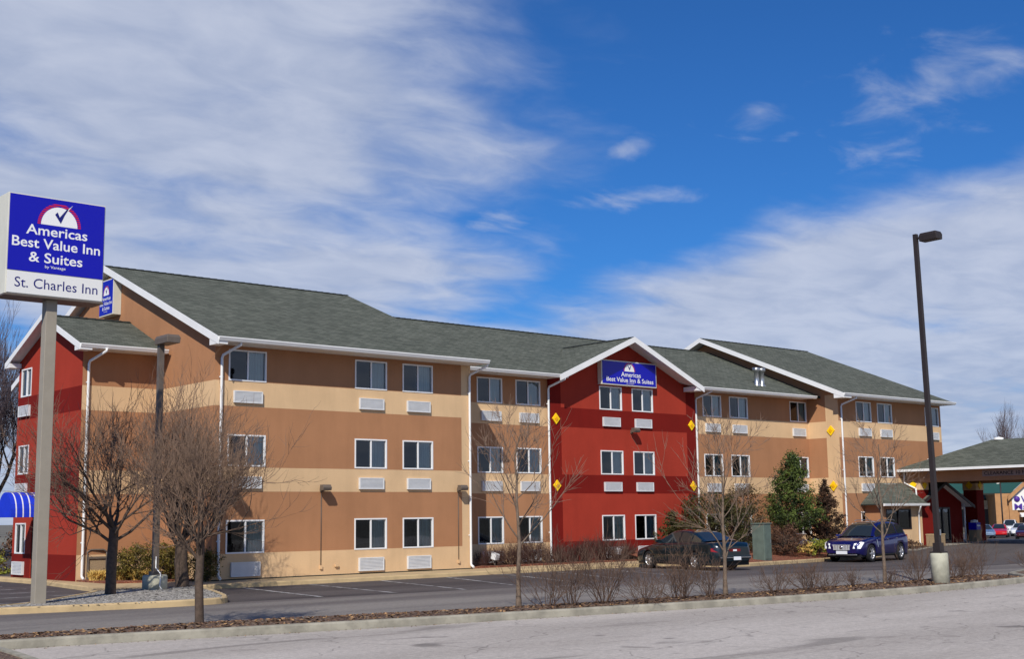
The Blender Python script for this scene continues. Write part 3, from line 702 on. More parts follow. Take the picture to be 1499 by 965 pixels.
# ------------------------------------------------------------------ lettering and signs
def letters(parent, fr, txt, u0, u1, z, h, m, off=.0, bold=.0, name='lettering'):
    """text as flat raised letters: cap height h, spanning u0..u1 in a wall frame, baseline at z"""
    cu = bpy.data.curves.new('t', 'FONT'); cu.body = txt; cu.size = 1; cu.extrude = .0; cu.offset = bold; cu.resolution_u = 3
    ob = bpy.data.objects.new('t', cu); COL.objects.link(ob); dg = bpy.context.evaluated_depsgraph_get(); me = bpy.data.meshes.new_from_object(ob.evaluated_get(dg))
    bpy.data.objects.remove(ob)
    xs = [v.co.x for v in me.vertices]; x0, x1 = min(xs), max(xs); o, u, n = fr; sx = (u1-u0)/(x1-x0); sy = h/.69
    for v in me.vertices:
        c = o+u*(u0+(v.co.x-x0)*sx)+Z*(z+v.co.y*sy)+n*off; v.co = c
    me.materials.clear(); me.materials.append(m)
    r = bpy.data.objects.new(name, me); COL.objects.link(r); r.parent = parent; return r
def logo(parent, fr, u, z, rx, rz, off):
    o, uu, n = fr; P = lambda a, b, e=0: o+uu*a+Z*b+n*(off+e)
    q = MB(); k = 20; s = .84
    q.face([P(u+rx*s*math.cos(math.pi*i/k), z+rz*s*math.sin(math.pi*i/k)) for i in range(k+1)], M['lettering'])
    o1 = q.obj('emblem', parent, fix=False)
    q = MB(); nb = 11                                  # red ring cut into rays of stripes
    for i in range(nb):
        za, zb_ = rz*(i/nb+.008), rz*((i+.68)/nb)
        so_, si = [], []
        for zz in (za, zb_):
            so_.append(rx*math.sqrt(max(0, 1-(zz/rz)**2))); si.append(rx*(s+.02)*math.sqrt(max(0, 1-(zz/(rz*(s+.02)))**2)))
        for sg in (-1, 1):
            if si[0] == 0 and si[1] == 0 and sg == 1: continue
            if si[0] == 0 and si[1] == 0: q.face([P(u-so_[0], z+za), P(u+so_[0], z+za), P(u+so_[1], z+zb_), P(u-so_[1], z+zb_)], M['logored'])
            else: q.face([P(u+sg*so_[0], z+za), P(u+sg*si[0], z+za), P(u+sg*si[1], z+zb_), P(u+sg*so_[1], z+zb_)], M['logored'])
    q.obj('emblem_rays', parent, fix=False)
    q = MB(); c = lambda a, b: P(u+a*rx, z+b*rz, .003)
    q.face([c(-.22, .5), c(-.1, .62), c(.0, .4), c(.06, .12)], M['bluelettering']); q.face([c(.06, .12), c(.0, .4), c(.3, .78), c(.42, .86), c(.22, .5)], M['bluelettering'])
    q.face([P(u+.28*rx, z+.72*rz, .003), P(u+.6*rx, z+1.02*rz, .003), P(u+.38*rx, z+.74*rz, .003)], M['lettering'])
    q.obj('check_mark', parent, fix=False)
# pole sign
sg = thing('pole_sign', 'tall blue and white two panel motel sign on a beige square pole', 'sign', (-8.17, -6.57, 0))
def loc(fr, p): return (fr[0]-V(p), fr[1], fr[2])
sp_ = (-8.17, -6.57, 0); fS = (V((0, -6.92, 0))-V(sp_), V((1, 0, 0)), V((0, -1, 0)))
q = MB(); q.box((-.135, -.135, -.1), (.135, .135, 7.2), M['polepaint']); q.obj('pole', sg, bevel=.012)
q = MB(); q.box((-.12, .137, .9), (.02, .17, 1.2), M['polepaint']); q.obj('access_cover', sg)
q = MB(); q.box((-1.2, -.33, 7.17), (1.17, .33, 9.62), M['cabinet']); q.box((-1.215, -.345, 7.15), (1.185, .345, 7.2), M['greybrown']); cab = q.obj('sign_cabinet', sg, bevel=.01)
for sgn in (1,):
    q = MB(); q.fbox(fS, -9.34, -7.03, -.015, .0, 7.76, 9.59, M['signblue']); pb = q.obj('sign_panel', sg)
    q = MB(); q.fbox(fS, -9.34, -7.03, -.015, .0, 7.22, 7.745, M['signwhite']); pw = q.obj('sign_panel', sg)
logo(pb, fS, -8.15, 8.94, .53, .55, .004)
letters(pb, fS, 'Americas', -8.94, -7.45, 8.67, .235, M['lettering'], .004, .012)
letters(pb, fS, 'Best Value Inn', -9.26, -7.12, 8.35, .235, M['lettering'], .004, .012)
letters(pb, fS, '& Suites', -8.85, -7.55, 8.01, .235, M['lettering'], .004, .012)
letters(pb, fS, 'by Vantage', -8.46, -7.96, 7.885, .065, M['lettering'], .004, .004)
letters(pw, fS, 'St. Charles Inn', -9.16, -7.15, 7.37, .235, M['bluelettering'], .004, .0)
# sign on the red bay
ws = thing('wall_sign', 'wide blue motel sign box mounted under the gable of the red bay', 'sign', (20.2, 1.65, 7.39)); wp = (20.2, 1.65, 7.39)
fW = (V((0, 1.4, 0))-V((wp[0], wp[1], 0)), V((1, 0, 0)), V((0, -1, 0)))
q = MB(); q.box((18.54-wp[0], -.24, .0), (21.96-wp[0], -.003, 1.07), M['cabinet']); q.obj('sign_cabinet', ws, bevel=.01)
q = MB(); q.fbox(fW, 18.59, 21.91, -.012, .0, .05, 1.02, M['signblue']); pb = q.obj('sign_panel', ws)
zz = -7.39
logo(pb, fW, 20.24, 8.02+zz, .36, .385, .004)
letters(pb, fW, 'Americas', 19.72, 20.94, 7.79+zz, .19, M['lettering'], .004, .012)
letters(pb, fW, 'Best Value Inn & Suites', 18.82, 21.74, 7.55+zz, .19, M['lettering'], .004, .012)
letters(pb, fW, 'by Vantage', 20.05, 20.5, 7.48+zz, .045, M['lettering'], .004)
# sign on the left gable
gp = (-.28, 7.8, 9.37); gs = thing('wall_sign', 'tall blue motel sign box high on the tan end gable behind the pole sign', 'sign', gp)
fG = (V((-.61, 0, 0))-V((gp[0], gp[1], 0)), V((0, -1, 0)), V((-1, 0, 0)))
q = MB(); q.box((-.32, 7.23-gp[1], -.02), (-.003, 8.42-gp[1], 1.33), M['cabinet']); q.obj('sign_cabinet', gs, bevel=.01)
q = MB(); q.fbox(fG, -8.39, -7.26, -.012, .0, .03, 1.28, M['signblue']); pb = q.obj('sign_panel', gs)
logo(pb, fG, -7.8, .74, .27, .36, .004)
letters(pb, fG, 'Americas', -8.16, -7.42, .56, .13, M['lettering'], .004, .012); letters(pb, fG, 'Best Value Inn', -8.34, -7.3, .38, .13, M['lettering'], .004, .012); letters(pb, fG, '& Suites', -8.12, -7.5, .2, .13, M['lettering'], .004, .012)
letters(pb, fG, 'by Vantage', -7.98, -7.68, .12, .04, M['lettering'], .004)

# ------------------------------------------------------------------ lobby bay, vestibule, canopy
bp = (37, -1.0, .1); bay = thing('lobby_bay', 'small beige lobby bay with a shed roof and a dark wide window', 'building', (0, 0, 0))
fBay = (V((0, -1.0, 0)), V((1, 0, 0)), V((0, -1, 0)))
q = MB()
def flat(q, fr, u0, u1, z0, z1, holes, sch):
    o, u, n = fr
    us = sorted({u0, u1}|{h[0] for h in holes}|{h[1] for h in holes}); zs = sorted({z0, z1, .95}|{h[2] for h in holes}|{h[3] for h in holes})
    for a, b in zip(us, us[1:]):
        for c, d in zip(zs, zs[1:]):
            mu, mz = (a+b)/2, (c+d)/2
            if any(h[0] < mu < h[1] and h[2] < mz < h[3] for h in holes): continue
            q.face([o+u*s+Z*w for s, w in ((a,c),(b,c),(b,d),(a,d))], sch(mu, mz))
    for a, b, c, d in holes:
        for p, r in (((a,c),(b,c)), ((b,c),(b,d)), ((b,d),(a,d)), ((a,d),(a,c))): q.face([o+u*p[0]+Z*p[1], o+u*r[0]+Z*r[1], o+u*r[0]+Z*r[1]-n*.6, o+u*p[0]+Z*p[1]-n*.6], M['interior'])
        q.face([o+u*s+Z*w-n*.6 for s, w in ((a,c),(b,c),(b,d),(a,d))], M['interior'])
hb = (35.6, 37.82, .98, 1.98)
flat(q, fBay, 35.3, 38.82, -.35, 2.2, [hb], lambda u, z: M['beige'] if z < .95 or u > 37.9 else M['tan'])
q.face([(35.3, -1, -.35), (35.3, -.01, -.35), (35.3, -.01, 2.2), (35.3, -1, 2.2)], M['tan']); q.face([(38.82, -1, -.35), (38.82, -.01, -.35), (38.82, -.01, 2.9), (38.82, -1, 2.2)], M['beige'])
q.obj('wall', bay, fix=False)
q = MB()
for a, b in ((35.6, 35.68), (37.74, 37.82), (36.66, 36.74)): q.fbox(fBay, a, b, -.08, .01, .98, 1.98, M['doordark'])
q.fbox(fBay, 35.68, 37.74, -.08, .01, .98, 1.04, M['doordark']); q.fbox(fBay, 35.68, 37.74, -.08, .01, 1.92, 1.98, M['doordark'])
w_ = q.obj('window', bay); q = MB(); q.face([(35.68, -.96, 1.04), (37.74, -.96, 1.04), (37.74, -.96, 1.92), (35.68, -.96, 1.92)], M['screen']); q.obj('pane', w_, fix=False)
q = MB(); slab(q, [(34.95, -1.32, 2.24), (38.86, -1.32, 2.24), (38.86, -.02, 3.3), (36.5, -.02, 3.3)], .06); slab(q, [(34.95, -.02, 2.24), (34.95, -1.32, 2.24), (36.5, -.02, 3.3)], .06); q.obj('roof', bay, fix=False)
q = MB(); q.prism([(34.9, -1.33, 2.25), (34.9, -1.45, 2.25), (34.9, -1.43, 2.14), (34.9, -1.33, 2.12)], (4.0, 0, 0), M['white']); q.obj('gutter', bay)
q = MB(); q.tube([(38.1, -1.39, 2.15), (38.1, -1.37, 2.05), (38.4, -1.08, 1.8), (38.4, -1.05, .3), (38.4, -1.18, .2)], .045, M['white'], 8); q.obj('downpipe', bay)
# vestibule gable
ve = thing('entrance_vestibule', 'dark red gabled entrance vestibule with glass door under the canopy', 'building', (0, 0, 0))
fV = (V((0, -.7, 0)), V((1, 0, 0)), V((0, -1, 0)))
q = MB(); flat(q, fV, 38.9, 43.2, -.1, 2.3, [(40.55, 42.0, .2, 2.05)], lambda u, z: M['darkred'])
q.face([(38.9, -.7, 2.3), (43.2, -.7, 2.3), (43.2, -.7, 2.38), (41.05, -.7, 3.3), (38.9, -.7, 2.38)], M['darkred']); q.face([(43.2, -.7, -.1), (43.2, 4, -.1), (43.2, 4, 2.38), (43.2, -.7, 2.38)], M['darkred']); q.face([(38.9, -.7, -.1), (38.9, -.01, -.1), (38.9, -.01, 2.38), (38.9, -.7, 2.38)], M['darkred']); q.obj('wall', ve, fix=False)
q = MB()
for a, b in ((40.55, 40.63), (41.24, 41.32), (41.92, 42.0)): q.fbox(fV, a, b, -.08, .01, .2, 2.05, M['doordark'])
q.fbox(fV, 40.63, 41.92, -.08, .01, 1.95, 2.05, M['doordark']); q.fbox(fV, 40.63, 41.92, -.08, .01, .2, .32, M['doordark'])
d_ = q.obj('door', ve)
for a, b in ((40.63, 41.24), (41.32, 41.92)): q = MB(); q.face([(a, -.66, .32), (b, -.66, .32), (b, -.66, 1.95), (a, -.66, 1.95)], M['glass']); q.obj('pane', d_, fix=False)
q = MB(); slab(q, [(38.55, -1.1, 2.24), (38.55, .3, 2.24), (41.05, .3, 3.38), (41.05, -1.1, 3.38)], .1); slab(q, [(43.75, 4.0, 2.16), (43.75, -1.1, 2.16), (41.05, -1.1, 3.38), (41.05, 4.0, 3.38)], .1); q.obj('roof', ve, fix=False)
q = MB(); rake(q, (38.5, -1.11, 2.24), (41.05, -1.11, 3.4), (0, -1, 0), .16); rake(q, (41.05, -1.11, 3.4), (43.8, -1.11, 2.16), (0, -1, 0), .16)
for i in range(len(q.mats)): q.mats[i] = M['bronze']
q.obj('rake_board', ve)
q = MB(); q.tube([(43.3, -.8, 2.2), (43.3, -.78, .25)], .045, M['white'], 8); q.obj('downpipe', ve)
# canopy
cn = thing('entrance_canopy', 'drive under entrance canopy with a hipped roof on beige and red columns', 'canopy', (0, 0, 0))
cx0, cx1, cy0, cy1 = 38.45, 45.55, .3, -15.; ce = 3.97; ch = 5.45; cm = 42.0
q = MB(); slab(q, [(cx0, cy1, ce), (cx0, cy0, ce), (cm, cy0-3.6, ch), (cm, cy1+3.6, ch)]); slab(q, [(cx0, cy0, ce), (cx1, cy0, ce), (cm, cy0-3.6, ch)]); slab(q, [(cx1, cy0, ce), (cx1, cy1, ce), (cm, cy1+3.6, ch), (cm, cy0-3.6, ch)]); slab(q, [(cx1, cy1, ce), (cx0, cy1, ce), (cm, cy1+3.6, ch)]); q.obj('roof', cn, fix=False)
q = MB(); q.box((cx0-.13, cy1, 3.86), (cx0-.01, cy0+.02, 3.98), M['white']); q.box((cx0, cy0, 3.86), (cx1, cy0+.12, 3.98), M['white']); q.obj('gutter', cn)
q = MB(); q.box((38.9, cy1+.5, 3.3), (39.2, -.2, 3.88), M['tan']); q.box((44.8, cy1+.5, 3.3), (45.1, -.2, 3.88), M['tan']); q.box((39.2, -.5, 3.3), (44.8, -.2, 3.87), M['tan']); q.box((39.2, cy1+.5, 3.3), (44.8, cy1+.8, 3.87), M['tan']); q.obj('beam', cn)
q = MB(); q.box((39.19, cy1+.79, 3.6), (44.81, -.49, 3.66), M['bronze']); q.obj('ceiling', cn)
def column(x, y, zb):
    q = MB(); q.box((x, y, zb-.4), (x+.75, y+.75, 2.94), M['darkred']); q.box((x-.02, y-.02, 2.94), (x+.77, y+.77, 3.31), M['beige']); c = q.obj('column', cn)
    for fr, u in (((V((x-.02, 0, 0)), V((0, -1, 0)), V((-1, 0, 0))), -(y+.37)), ((V((0, y-.02, 0)), V((1, 0, 0)), V((0, -1, 0))), x+.37)):
        o, uu, n = fr; cc = o+uu*u+Z*3.2; r = .2; d = MB(); d.prism([cc+uu*(-r), cc+Z*(-r*1.1), cc+uu*r, cc+Z*(r*1.1)], n*.04, M['yellow']); d.obj('diamond_ornament', c)
column(38.88, -.95, .1); column(45.0-.65, -.95, .2); column(38.9, -14.3, .1); column(44.35, -14.3, .2)
q = MB(); q.tube([(38.8, -.12, 3.86), (38.8, -.12, 3.3), (38.8, -.75, 3.0), (38.8, -.78, 2.35)], .045, M['white'], 8); q.obj('downpipe', cn)
q = MB(); q.lathe([(.24, 5.42), (.24, 5.52), (.0, 5.58)], M['white'], 12, c=(42.0, -3.7, 0)); q.obj('roof_vent', cn)
fCl = (V((38.86, 0, 0)), V((0, -1, 0)), V((-1, 0, 0)))
q = MB(); q.fbox(fCl, 4.4, 7.5, -.035, .0, 3.5, 3.8, M['clearance']); cb = q.obj('clearance_sign', cn)
letters(cb, fCl, 'CLEARANCE 10 FT. 4 IN.', 4.5, 7.4, 3.57, .16, M['ink'], .004, .01)

# ------------------------------------------------------------------ street lamps
def shoebox(q, c, L, w, h, ang, m):
    mt = Matrix.Translation(c) @ Matrix.Rotation(ang, 4, 'Z')
    a = [(-L/2, -w/2, h*.15), (L/2, -w/2, h*.15), (L/2, w/2, h*.15), (-L/2, w/2, h*.15)]
    q.add([mt @ V(p) for p in [(-L*.5, -w*.46, -h*.5), (L*.5, -w*.46, -h*.5), (L*.5, w*.46, -h*.5), (-L*.5, w*.46, -h*.5)]+a+[(-L*.44, -w*.42, h*.5), (L*.44, -w*.42, h*.5), (L*.44, w*.42, h*.5), (-L*.44, w*.42, h*.5)]],
          [(3,2,1,0), (0,1,5,4), (1,2,6,5), (2,3,7,6), (3,0,4,7), (4,5,9,8), (5,6,10,9), (6,7,11,10), (7,4,8,11), (8,9,10,11)], m)
lx, ly = 9.21, -19.36
lx, ly = 10.52, -18.7
lp = thing('street_lamp', 'very tall dark bronze lamp post on a round pale concrete pedestal by the kerb', 'street lamp', (lx, ly, G(lx)))
lp.rotation_euler = (-.0098, -.0065, 0)
q = MB(); q.lathe([(.0, -.1), (.225, -.1), (.225, .86), (.21, .9), (.0, .905)], M['pedestal'], 28); q.obj('pedestal', lp)
q = MB(); q.box((-.16, -.16, .9), (.16, .16, .94), M['bronze']); q.box((-.1, -.1, .94), (.1, .1, 1.16), M['bronze']); 
r0, r1 = .062, .052
q.add([(-r0,-r0,1.16), (r0,-r0,1.16), (r0,r0,1.16), (-r0,r0,1.16), (-r1,-r1,9.32), (r1,-r1,9.32), (r1,r1,9.32), (-r1,r1,9.32)], ((0,3,2,1),(4,5,6,7),(0,1,5,4),(1,2,6,5),(2,3,7,6),(3,0,4,7)), M['bronze']); q.obj('pole', lp)
q = MB(); q.box((-.03, -.17, 9.17), (.03, -.06, 9.23), M['bronze']); shoebox(q, V((.07, -.4, 9.2)), .52, .32, .22, rad(90), M['bronze']); q.obj('lamp_head', lp, bevel=.015)
q = MB(); q.box((-.03, -.09, 1.35), (.03, -.085, 1.5), M['metal']); q.obj('hand_hole_cover', lp)
l2 = thing('street_lamp', 'grey brown lamp post with a square head on the gravel island between bare trees', 'street lamp', (-3.6, -3.05, 0))
q = MB(); q.lathe([(0, -.1), (.34, -.1), (.34, .36), (.31, .4), (0, .4)], M['pedestal'], 24); q.obj('pedestal', l2)
q = MB(); q.box((-.075, -.075, .39), (.075, .075, 6.85), M['greybrown']); q.box((-.13, -.13, .39), (.13, .13, .5), M['greybrown']); q.obj('pole', l2)
q = MB(); shoebox(q, V((.04, -.32, 6.95)), .8, .42, .24, rad(90), M['greybrown']); q.obj('lamp_head', l2, bevel=.015)
q = MB(); q.tube([(-.02, -.09, .9), (-.03, -.1, .6), (.0, -.34, .44), (-.03, -.37, .1), (.03, -.4, .0)], .016, M['white'], 8); q.obj('conduit', l2)

# ------------------------------------------------------------------ bins, boxes, planters
tr = thing('trash_can', 'brown trash can with a domed open top at the corner of the walk', 'trash can', (-2.33, 4.0, 0), rad(-8))
q = MB(); q.box((-.29, -.27, .03), (.29, .27, .72), M['trashtan']); q.obj('body', tr, bevel=.02)
q = MB()
for x in (-.3, .3):
    for y in (-.28, .28): q.box((x-.035, y-.035, 0), (x+.035, y+.035, .76), M['greybrown'])
q.box((-.34, -.32, .7), (.34, .32, .77), M['greybrown'])
for x in (-.31, .31): q.tube([(x, -.27, .76), (x, -.24, .92), (x, .24, .92), (x, .27, .76)], .03, M['greybrown'], 8)
for y in (-.24, .24): q.tube([(-.31, y, .92), (-.2, y, .99), (.2, y, .99), (.31, y, .92)], .03, M['greybrown'], 8)
q.box((-.26, -.22, .965), (.26, .22, 1.0), M['greybrown']); q.obj('lid', tr, bevel=.01)
pp = thing('planter_box', 'square tan planter box beside the canopy column', 'planter', (38.55, -1.85, G(38.55)))
q = MB(); q.box((-.48, -.25, 0), (.48, .25, .56), M['trashtan']); q.box((-.5, -.27, .56), (.5, .27, .61), M['tanconcrete']); q.obj('box', pp, bevel=.02)
q = MB(); q.box((-.44, -.21, .6), (.44, .21, .63), M['mulch']); q.obj('soil', pp)
bb = thing('trash_can', 'tan trash can with a dark blue and white top by the far canopy column', 'trash can', (43.7, -1.1, G(43.7)))
q = MB(); q.box((-.24, -.24, 0), (.24, .24, .62), M['trashtan']); q.obj('body', bb, bevel=.02)
q = MB(); q.box((-.22, -.22, .62), (.22, .22, 1.0), M['signblue']); q.box((-.17, -.235, .8), (.17, -.221, .88), M['white']); q.obj('lid', bb, bevel=.02)
q = MB(); q.lathe([(0, 1.0), (.2, 1.0), (.17, 1.12), (.0, 1.16)], M['white'], 14); q.obj('top_dome', bb)
cbx = thing('utility_cabinet', 'tall grey green utility cabinet in front of the round evergreens', 'cabinet', (24.1, -2.35, -.14), rad(4))
q = MB(); q.box((-.27, -.3, 0), (.27, .3, 1.55), M['cabinetgreen']); q.obj('body', cbx, bevel=.02)
q = MB(); q.box((-.31, -.33, 1.55), (.31, .33, 1.6), M['cabinetgreen']); q.obj('lid', cbx, bevel=.01)
q = MB(); q.box((-.23, -.318, .1), (.23, -.302, 1.48), M['cabinetgreen']); dd = q.obj('door', cbx); q = MB(); q.box((.14, -.335, .75), (.18, -.319, .9), M['metal']); q.obj('handle', dd)
# low cabinet wing beside it
def floodlight(x, y, z, lab):
    t_ = thing('ground_floodlight', lab, 'floodlight', (x, y, z), rad(20))
    q = MB(); q.tube([(0, 0, -.05), (0, 0, .2)], .025, M['greybrown'], 8); q.obj('stake', t_)
    q = MB(); q.prism([(-.16, -.1, .2), (-.16, .1, .26), (-.16, .06, .5), (-.16, -.14, .42)], (.32, 0, 0), M['ac']); q.obj('lamp_head', t_, bevel=.02)
floodlight(11.6, .35, .05, 'pale ground floodlight at the left end of the brown hedge'); floodlight(18.4, .6, .05, 'pale ground floodlight among the brown shrubs by the red wall'); floodlight(30.1, -.7, .2, 'grey ground floodlight between the pine and the pointed juniper')

# ------------------------------------------------------------------ plants
def rot(v, ax, a): return Quaternion(ax, a) @ v
def grow(q1, q2, r, p, d, L, rad0, depth, cfg, mt, mw):
    """branch: thick ones into q1, thin ones into q2"""
    seg = 3 if L < .35 else 4; pts = [V(p)]; dd = V(d); bend = cfg.get('bend', .12)
    for i in range(seg):
        dd = (dd+V((r.gauss(0, bend), r.gauss(0, bend), r.gauss(0, bend)+cfg.get('lift', .05)))).normalized(); pts.append(pts[-1]+dd*L/seg)
    tip = rad0*(.45 if depth > 0 else .35)
    rads = [rad0+(tip-rad0)*i/seg for i in range(seg+1)]
    thick = rad0 > cfg.get('thick', .012)
    (q1 if thick else q2).tube(pts, rads, mt if thick else mw, 6 if rad0 > .03 else 4 if rad0 > .007 else 3, cap=False)
    if depth <= 0: return
    n = cfg['kids'][min(len(cfg['kids'])-1, cfg['max']-depth)]
    for k in range(n):
        s = r.uniform(cfg.get('low', .25), 1.0) if k else 1.0
        i = min(int(s*seg), seg-1); b = pts[i].lerp(pts[i+1], s*seg-i); ax = dd.orthogonal().normalized(); ax = rot(ax, dd, r.uniform(0, 6.283))
        a = r.uniform(*cfg['angle'])*(1 if k else .4); nd = rot(dd, ax, a); nd = (nd+V((0, 0, cfg.get('up', .25)))).normalized()
        rr = rads[i]*r.uniform(.5, .72); grow(q1, q2, r, b, nd, L*r.uniform(*cfg['ratio']), max(rr, cfg.get('rmin', .0025)), depth-1, cfg, mt, mw)
def bare_tree(label, loc, seed, trunk_h, r0, limbs, L, cfg, group, bark='bark', twig='twig', name='bare_tree', lean=(0, 0), spread=(.5, 1.), rl=.5):
    r = random.Random(seed); t_ = thing(name, label, 'tree', loc, 0, group); q1, q2 = MB(), MB()
    top = V((lean[0], lean[1], trunk_h)); mid = top*.5+V((r.uniform(-.03, .03), r.uniform(-.03, .03), 0))
    q1.tube([(0, 0, -.1), (0, 0, .08), mid, top], [r0*1.35, r0*1.08, r0, r0*.92], M[bark], 10, cap=False)
    for k in range(limbs):
        a = 2*math.pi*(k+r.uniform(-.3, .3))/limbs; tilt = r.uniform(*spread)
        d = V((math.sin(tilt)*math.cos(a), math.sin(tilt)*math.sin(a), math.cos(tilt)))
        b = top*(r.uniform(.7, 1.) if k else 1.); grow(q1, q2, r, b, d, L*r.uniform(.75, 1.1), r0*rl*r.uniform(.8, 1.15), cfg['max'], cfg, M[bark], M[twig])
    q1.obj('trunk', t_, fix=False); q2.obj('crown', t_, fix=False); return t_
dense = dict(max=4, kids=[6, 5, 4, 3], angle=(.35, .95), ratio=(.5, .78), up=.16, lift=.06, bend=.13, rmin=.0058, thick=.015, low=.12)
GRP = 'bare trees in front of the hotel'
bare_tree('spreading bare tree at the left edge of the gravel island beside the sign pole', (-5.45, -4.36, 0), 3, 1.75, .13, 9, 2.0, dense, GRP, 'barkdark', 'twig', spread=(.3, 1.25), lean=(.05, 0), rl=.35)
bare_tree('bare tree behind the island lamp post against the beige gable corner', (-2.55, -2.6, 0), 8, 1.3, .18, 8, 2.15, dense, GRP, 'barkdark', 'twig', spread=(.15, .95), lean=(-.05, 0), rl=.35)
bare_tree('dense bare tree in the mulch strip nearest the camera', (-8.5, -15.15, 0), 21, 1.55, .075, 8, 1.3, dict(dense, kids=[6, 5, 4, 3], rmin=.0042, thick=.012), GRP, 'bark', 'twig', spread=(.15, 1.0), rl=.36)
thin = dict(max=3, kids=[4, 4, 3, 2], angle=(.35, .85), ratio=(.5, .75), up=.12, lift=.03, bend=.08, rmin=.005, thick=.011)
def thin_tree(label, loc, seed, H, r0, first, n, L):
    r = random.Random(seed); t_ = thing('bare_tree', label, 'tree', loc, 0, GRP); q1, q2 = MB(), MB(); pts = []; k = 8
    for i in range(k+1): pts.append(V((r.gauss(0, .015)*i*.4, r.gauss(0, .015)*i*.4, -.08+(H+.08)*i/k)))
    rads = [r0*(1-.85*i/k)+.004 for i in range(k+1)]; rads[0] *= 1.35; q1.tube(pts, rads, M['barkthin'], 9, cap=False)
    for j in range(n):
        s = first+(1-first)*(j+r.uniform(-.2, .2))/n; s = min(max(s, first), .97); i = min(int(s*k), k-1); b = pts[i].lerp(pts[i+1], s*k-i)
        a = j*2.4+r.uniform(-.3, .3); tilt = r.uniform(.7, 1.15)*(1-.3*s); d = V((math.sin(tilt)*math.cos(a), math.sin(tilt)*math.sin(a), math.cos(tilt)))
        grow(q1, q2, r, b, d, L*(1.25-.75*s)*r.uniform(.8, 1.1), max(rads[i]*.45, .009), 3, thin, M['barkthin'], M['twigpale'])
    q1.obj('trunk', t_, fix=False); q2.obj('crown', t_, fix=False)
thin_tree('slender bare young tree in the mulch strip in front of the recessed beige wall', (-2.1, -16.62, 0), 4, 3.55, .05, .36, 12, 1.15)
thin_tree('slender bare young tree in the mulch strip in front of the parked green sedan', (3.4, -17.5, 0), 9, 3.35, .05, .24, 13, 1.3)
thin_tree('slender bare young tree in the mulch strip in front of the blue car', (10.6, -17.0, -.03), 13, 3.7, .048, .32, 12, 1.15)
def shrub(label, loc, seed, H, Wd, n, group='bare shrubs in the mulch strip', twig='twigred', cat='shrub', name='bare_shrub', cfg=None):
    r = random.Random(seed); q = MB(); c = cfg or dict(max=3, kids=[3, 3, 2], angle=(.3, .9), ratio=(.5, .8), up=.12, lift=.05, bend=.16, rmin=.0038, thick=99, low=.15)
    for k in range(n):
        a = r.uniform(0, 6.283); tl = r.uniform(.05, 1.05)*Wd/H; tl = min(tl, 1.2); d = V((math.sin(tl)*math.cos(a), math.sin(tl)*math.sin(a), math.cos(tl)))
        rr = Wd*.16*math.sqrt(r.random()); grow(q, q, r, (rr*math.cos(a), rr*math.sin(a), -.03), d, H*r.uniform(.42, .66), r.uniform(.006, .011), c['max'], c, M[twig], M[twig])
    o = q.obj(name, None, fix=False); o.location = loc; tag(o, label, cat, group); return o
SH = [(-1.75, -17.1, 1.25, .85, 26, 'bare shrub immediately right of the slender tree facing the recessed beige wall'),
      (-1.15, -17.25, 1.2, .8, 22, 'bare shrub second to the right of the slender tree facing the recessed wall'),
      (-.4, -17.35, 1.2, .95, 30, 'narrow based bare shrub in front of the brown hedge and the red wall edge'),
      (.5, -17.8, 1.2, 1.05, 34, 'broadest bare shrub, in the strip in front of the red bay'),
      (1.75, -17.6, 1.15, .9, 30, 'bare shrub in the strip in front of the green sedan front wheel'),
      (2.55, -17.75, 1.0, .6, 20, 'upright bare shrub touching the slender tree by the green sedan on its left'),
      (4.3, -18.25, .75, .75, 26, 'low bare shrub in the strip right of the slender tree by the green sedan'),
      (5.5, -18.3, .72, .65, 24, 'low bare shrub in the strip below the utility cabinet'),
      (6.3, -18.2, .55, .55, 20, 'small bare shrub in the strip below the evergreens, beside a dry leaf pile'),
      (7.8, -17.9, .6, .55, 20, 'small bare shrub in the strip below the front of the blue car'),
      (9.2, -18.05, .5, .5, 18, 'smallest bare shrub in the strip left of the slender tree by the blue car'),
      (10.5, -18.0, .85, .95, 30, 'wide bare shrub between the slender tree and the tall lamp pedestal'),
      (12.6, -17.75, .75, .8, 26, 'bare shrub right beside the lamp pedestal on the road side of the strip'),
      (13.6, -17.5, .85, .95, 30, 'bare shrub in the middle of the group right of the lamp pedestal'),
      (14.8, -17.35, 1.15, .85, 28, 'tallest bare shrub at the right end of the mulch strip with a pale stem'),
      (20.0, -16.35, .75, .9, 26, 'bare shrub in the small separate bed at the far right')]
for i, (x, y, h, w, n, lab) in enumerate(SH):
    vr = random.Random(300+i); y = max(y, kb(x)+.55) if x < 15 else y; shrub(lab, (x, y, G(x)+.12), 40+i, h*vr.uniform(.78, 1.02), w*vr.uniform(.85, 1.2), int(n*vr.uniform(.55, 1.0)))
HD = [(11.7, 'bare brown shrub at the left end of the row under the beige wall windows'), (12.75, 'bare brown shrub second in the row under the beige wall windows'), (13.85, 'bare brown shrub third in the row, under the right beige wall window'), (15.05, 'bare brown shrub in the row at the beige and red wall corner'), (16.4, 'bare brown shrub in the row under the left edge of the red bay'), (17.7, 'bare brown shrub in the row before the left white vent box of the red bay'), (19.0, 'bare brown shrub in the row at the nose of the green sedan')]
for i, (x, lab) in enumerate(HD): shrub(lab, (x, .75, .05), 80+i, .85+.12*((i*7) % 3-1), 1.15, 70, 'bare brown shrubs along the hotel wall', 'twigdark', cfg=dict(max=2, kids=[5, 4, 3], angle=(.3, .9), ratio=(.5, .8), up=.15, lift=.04, bend=.16, rmin=.004, thick=99)) if True else None

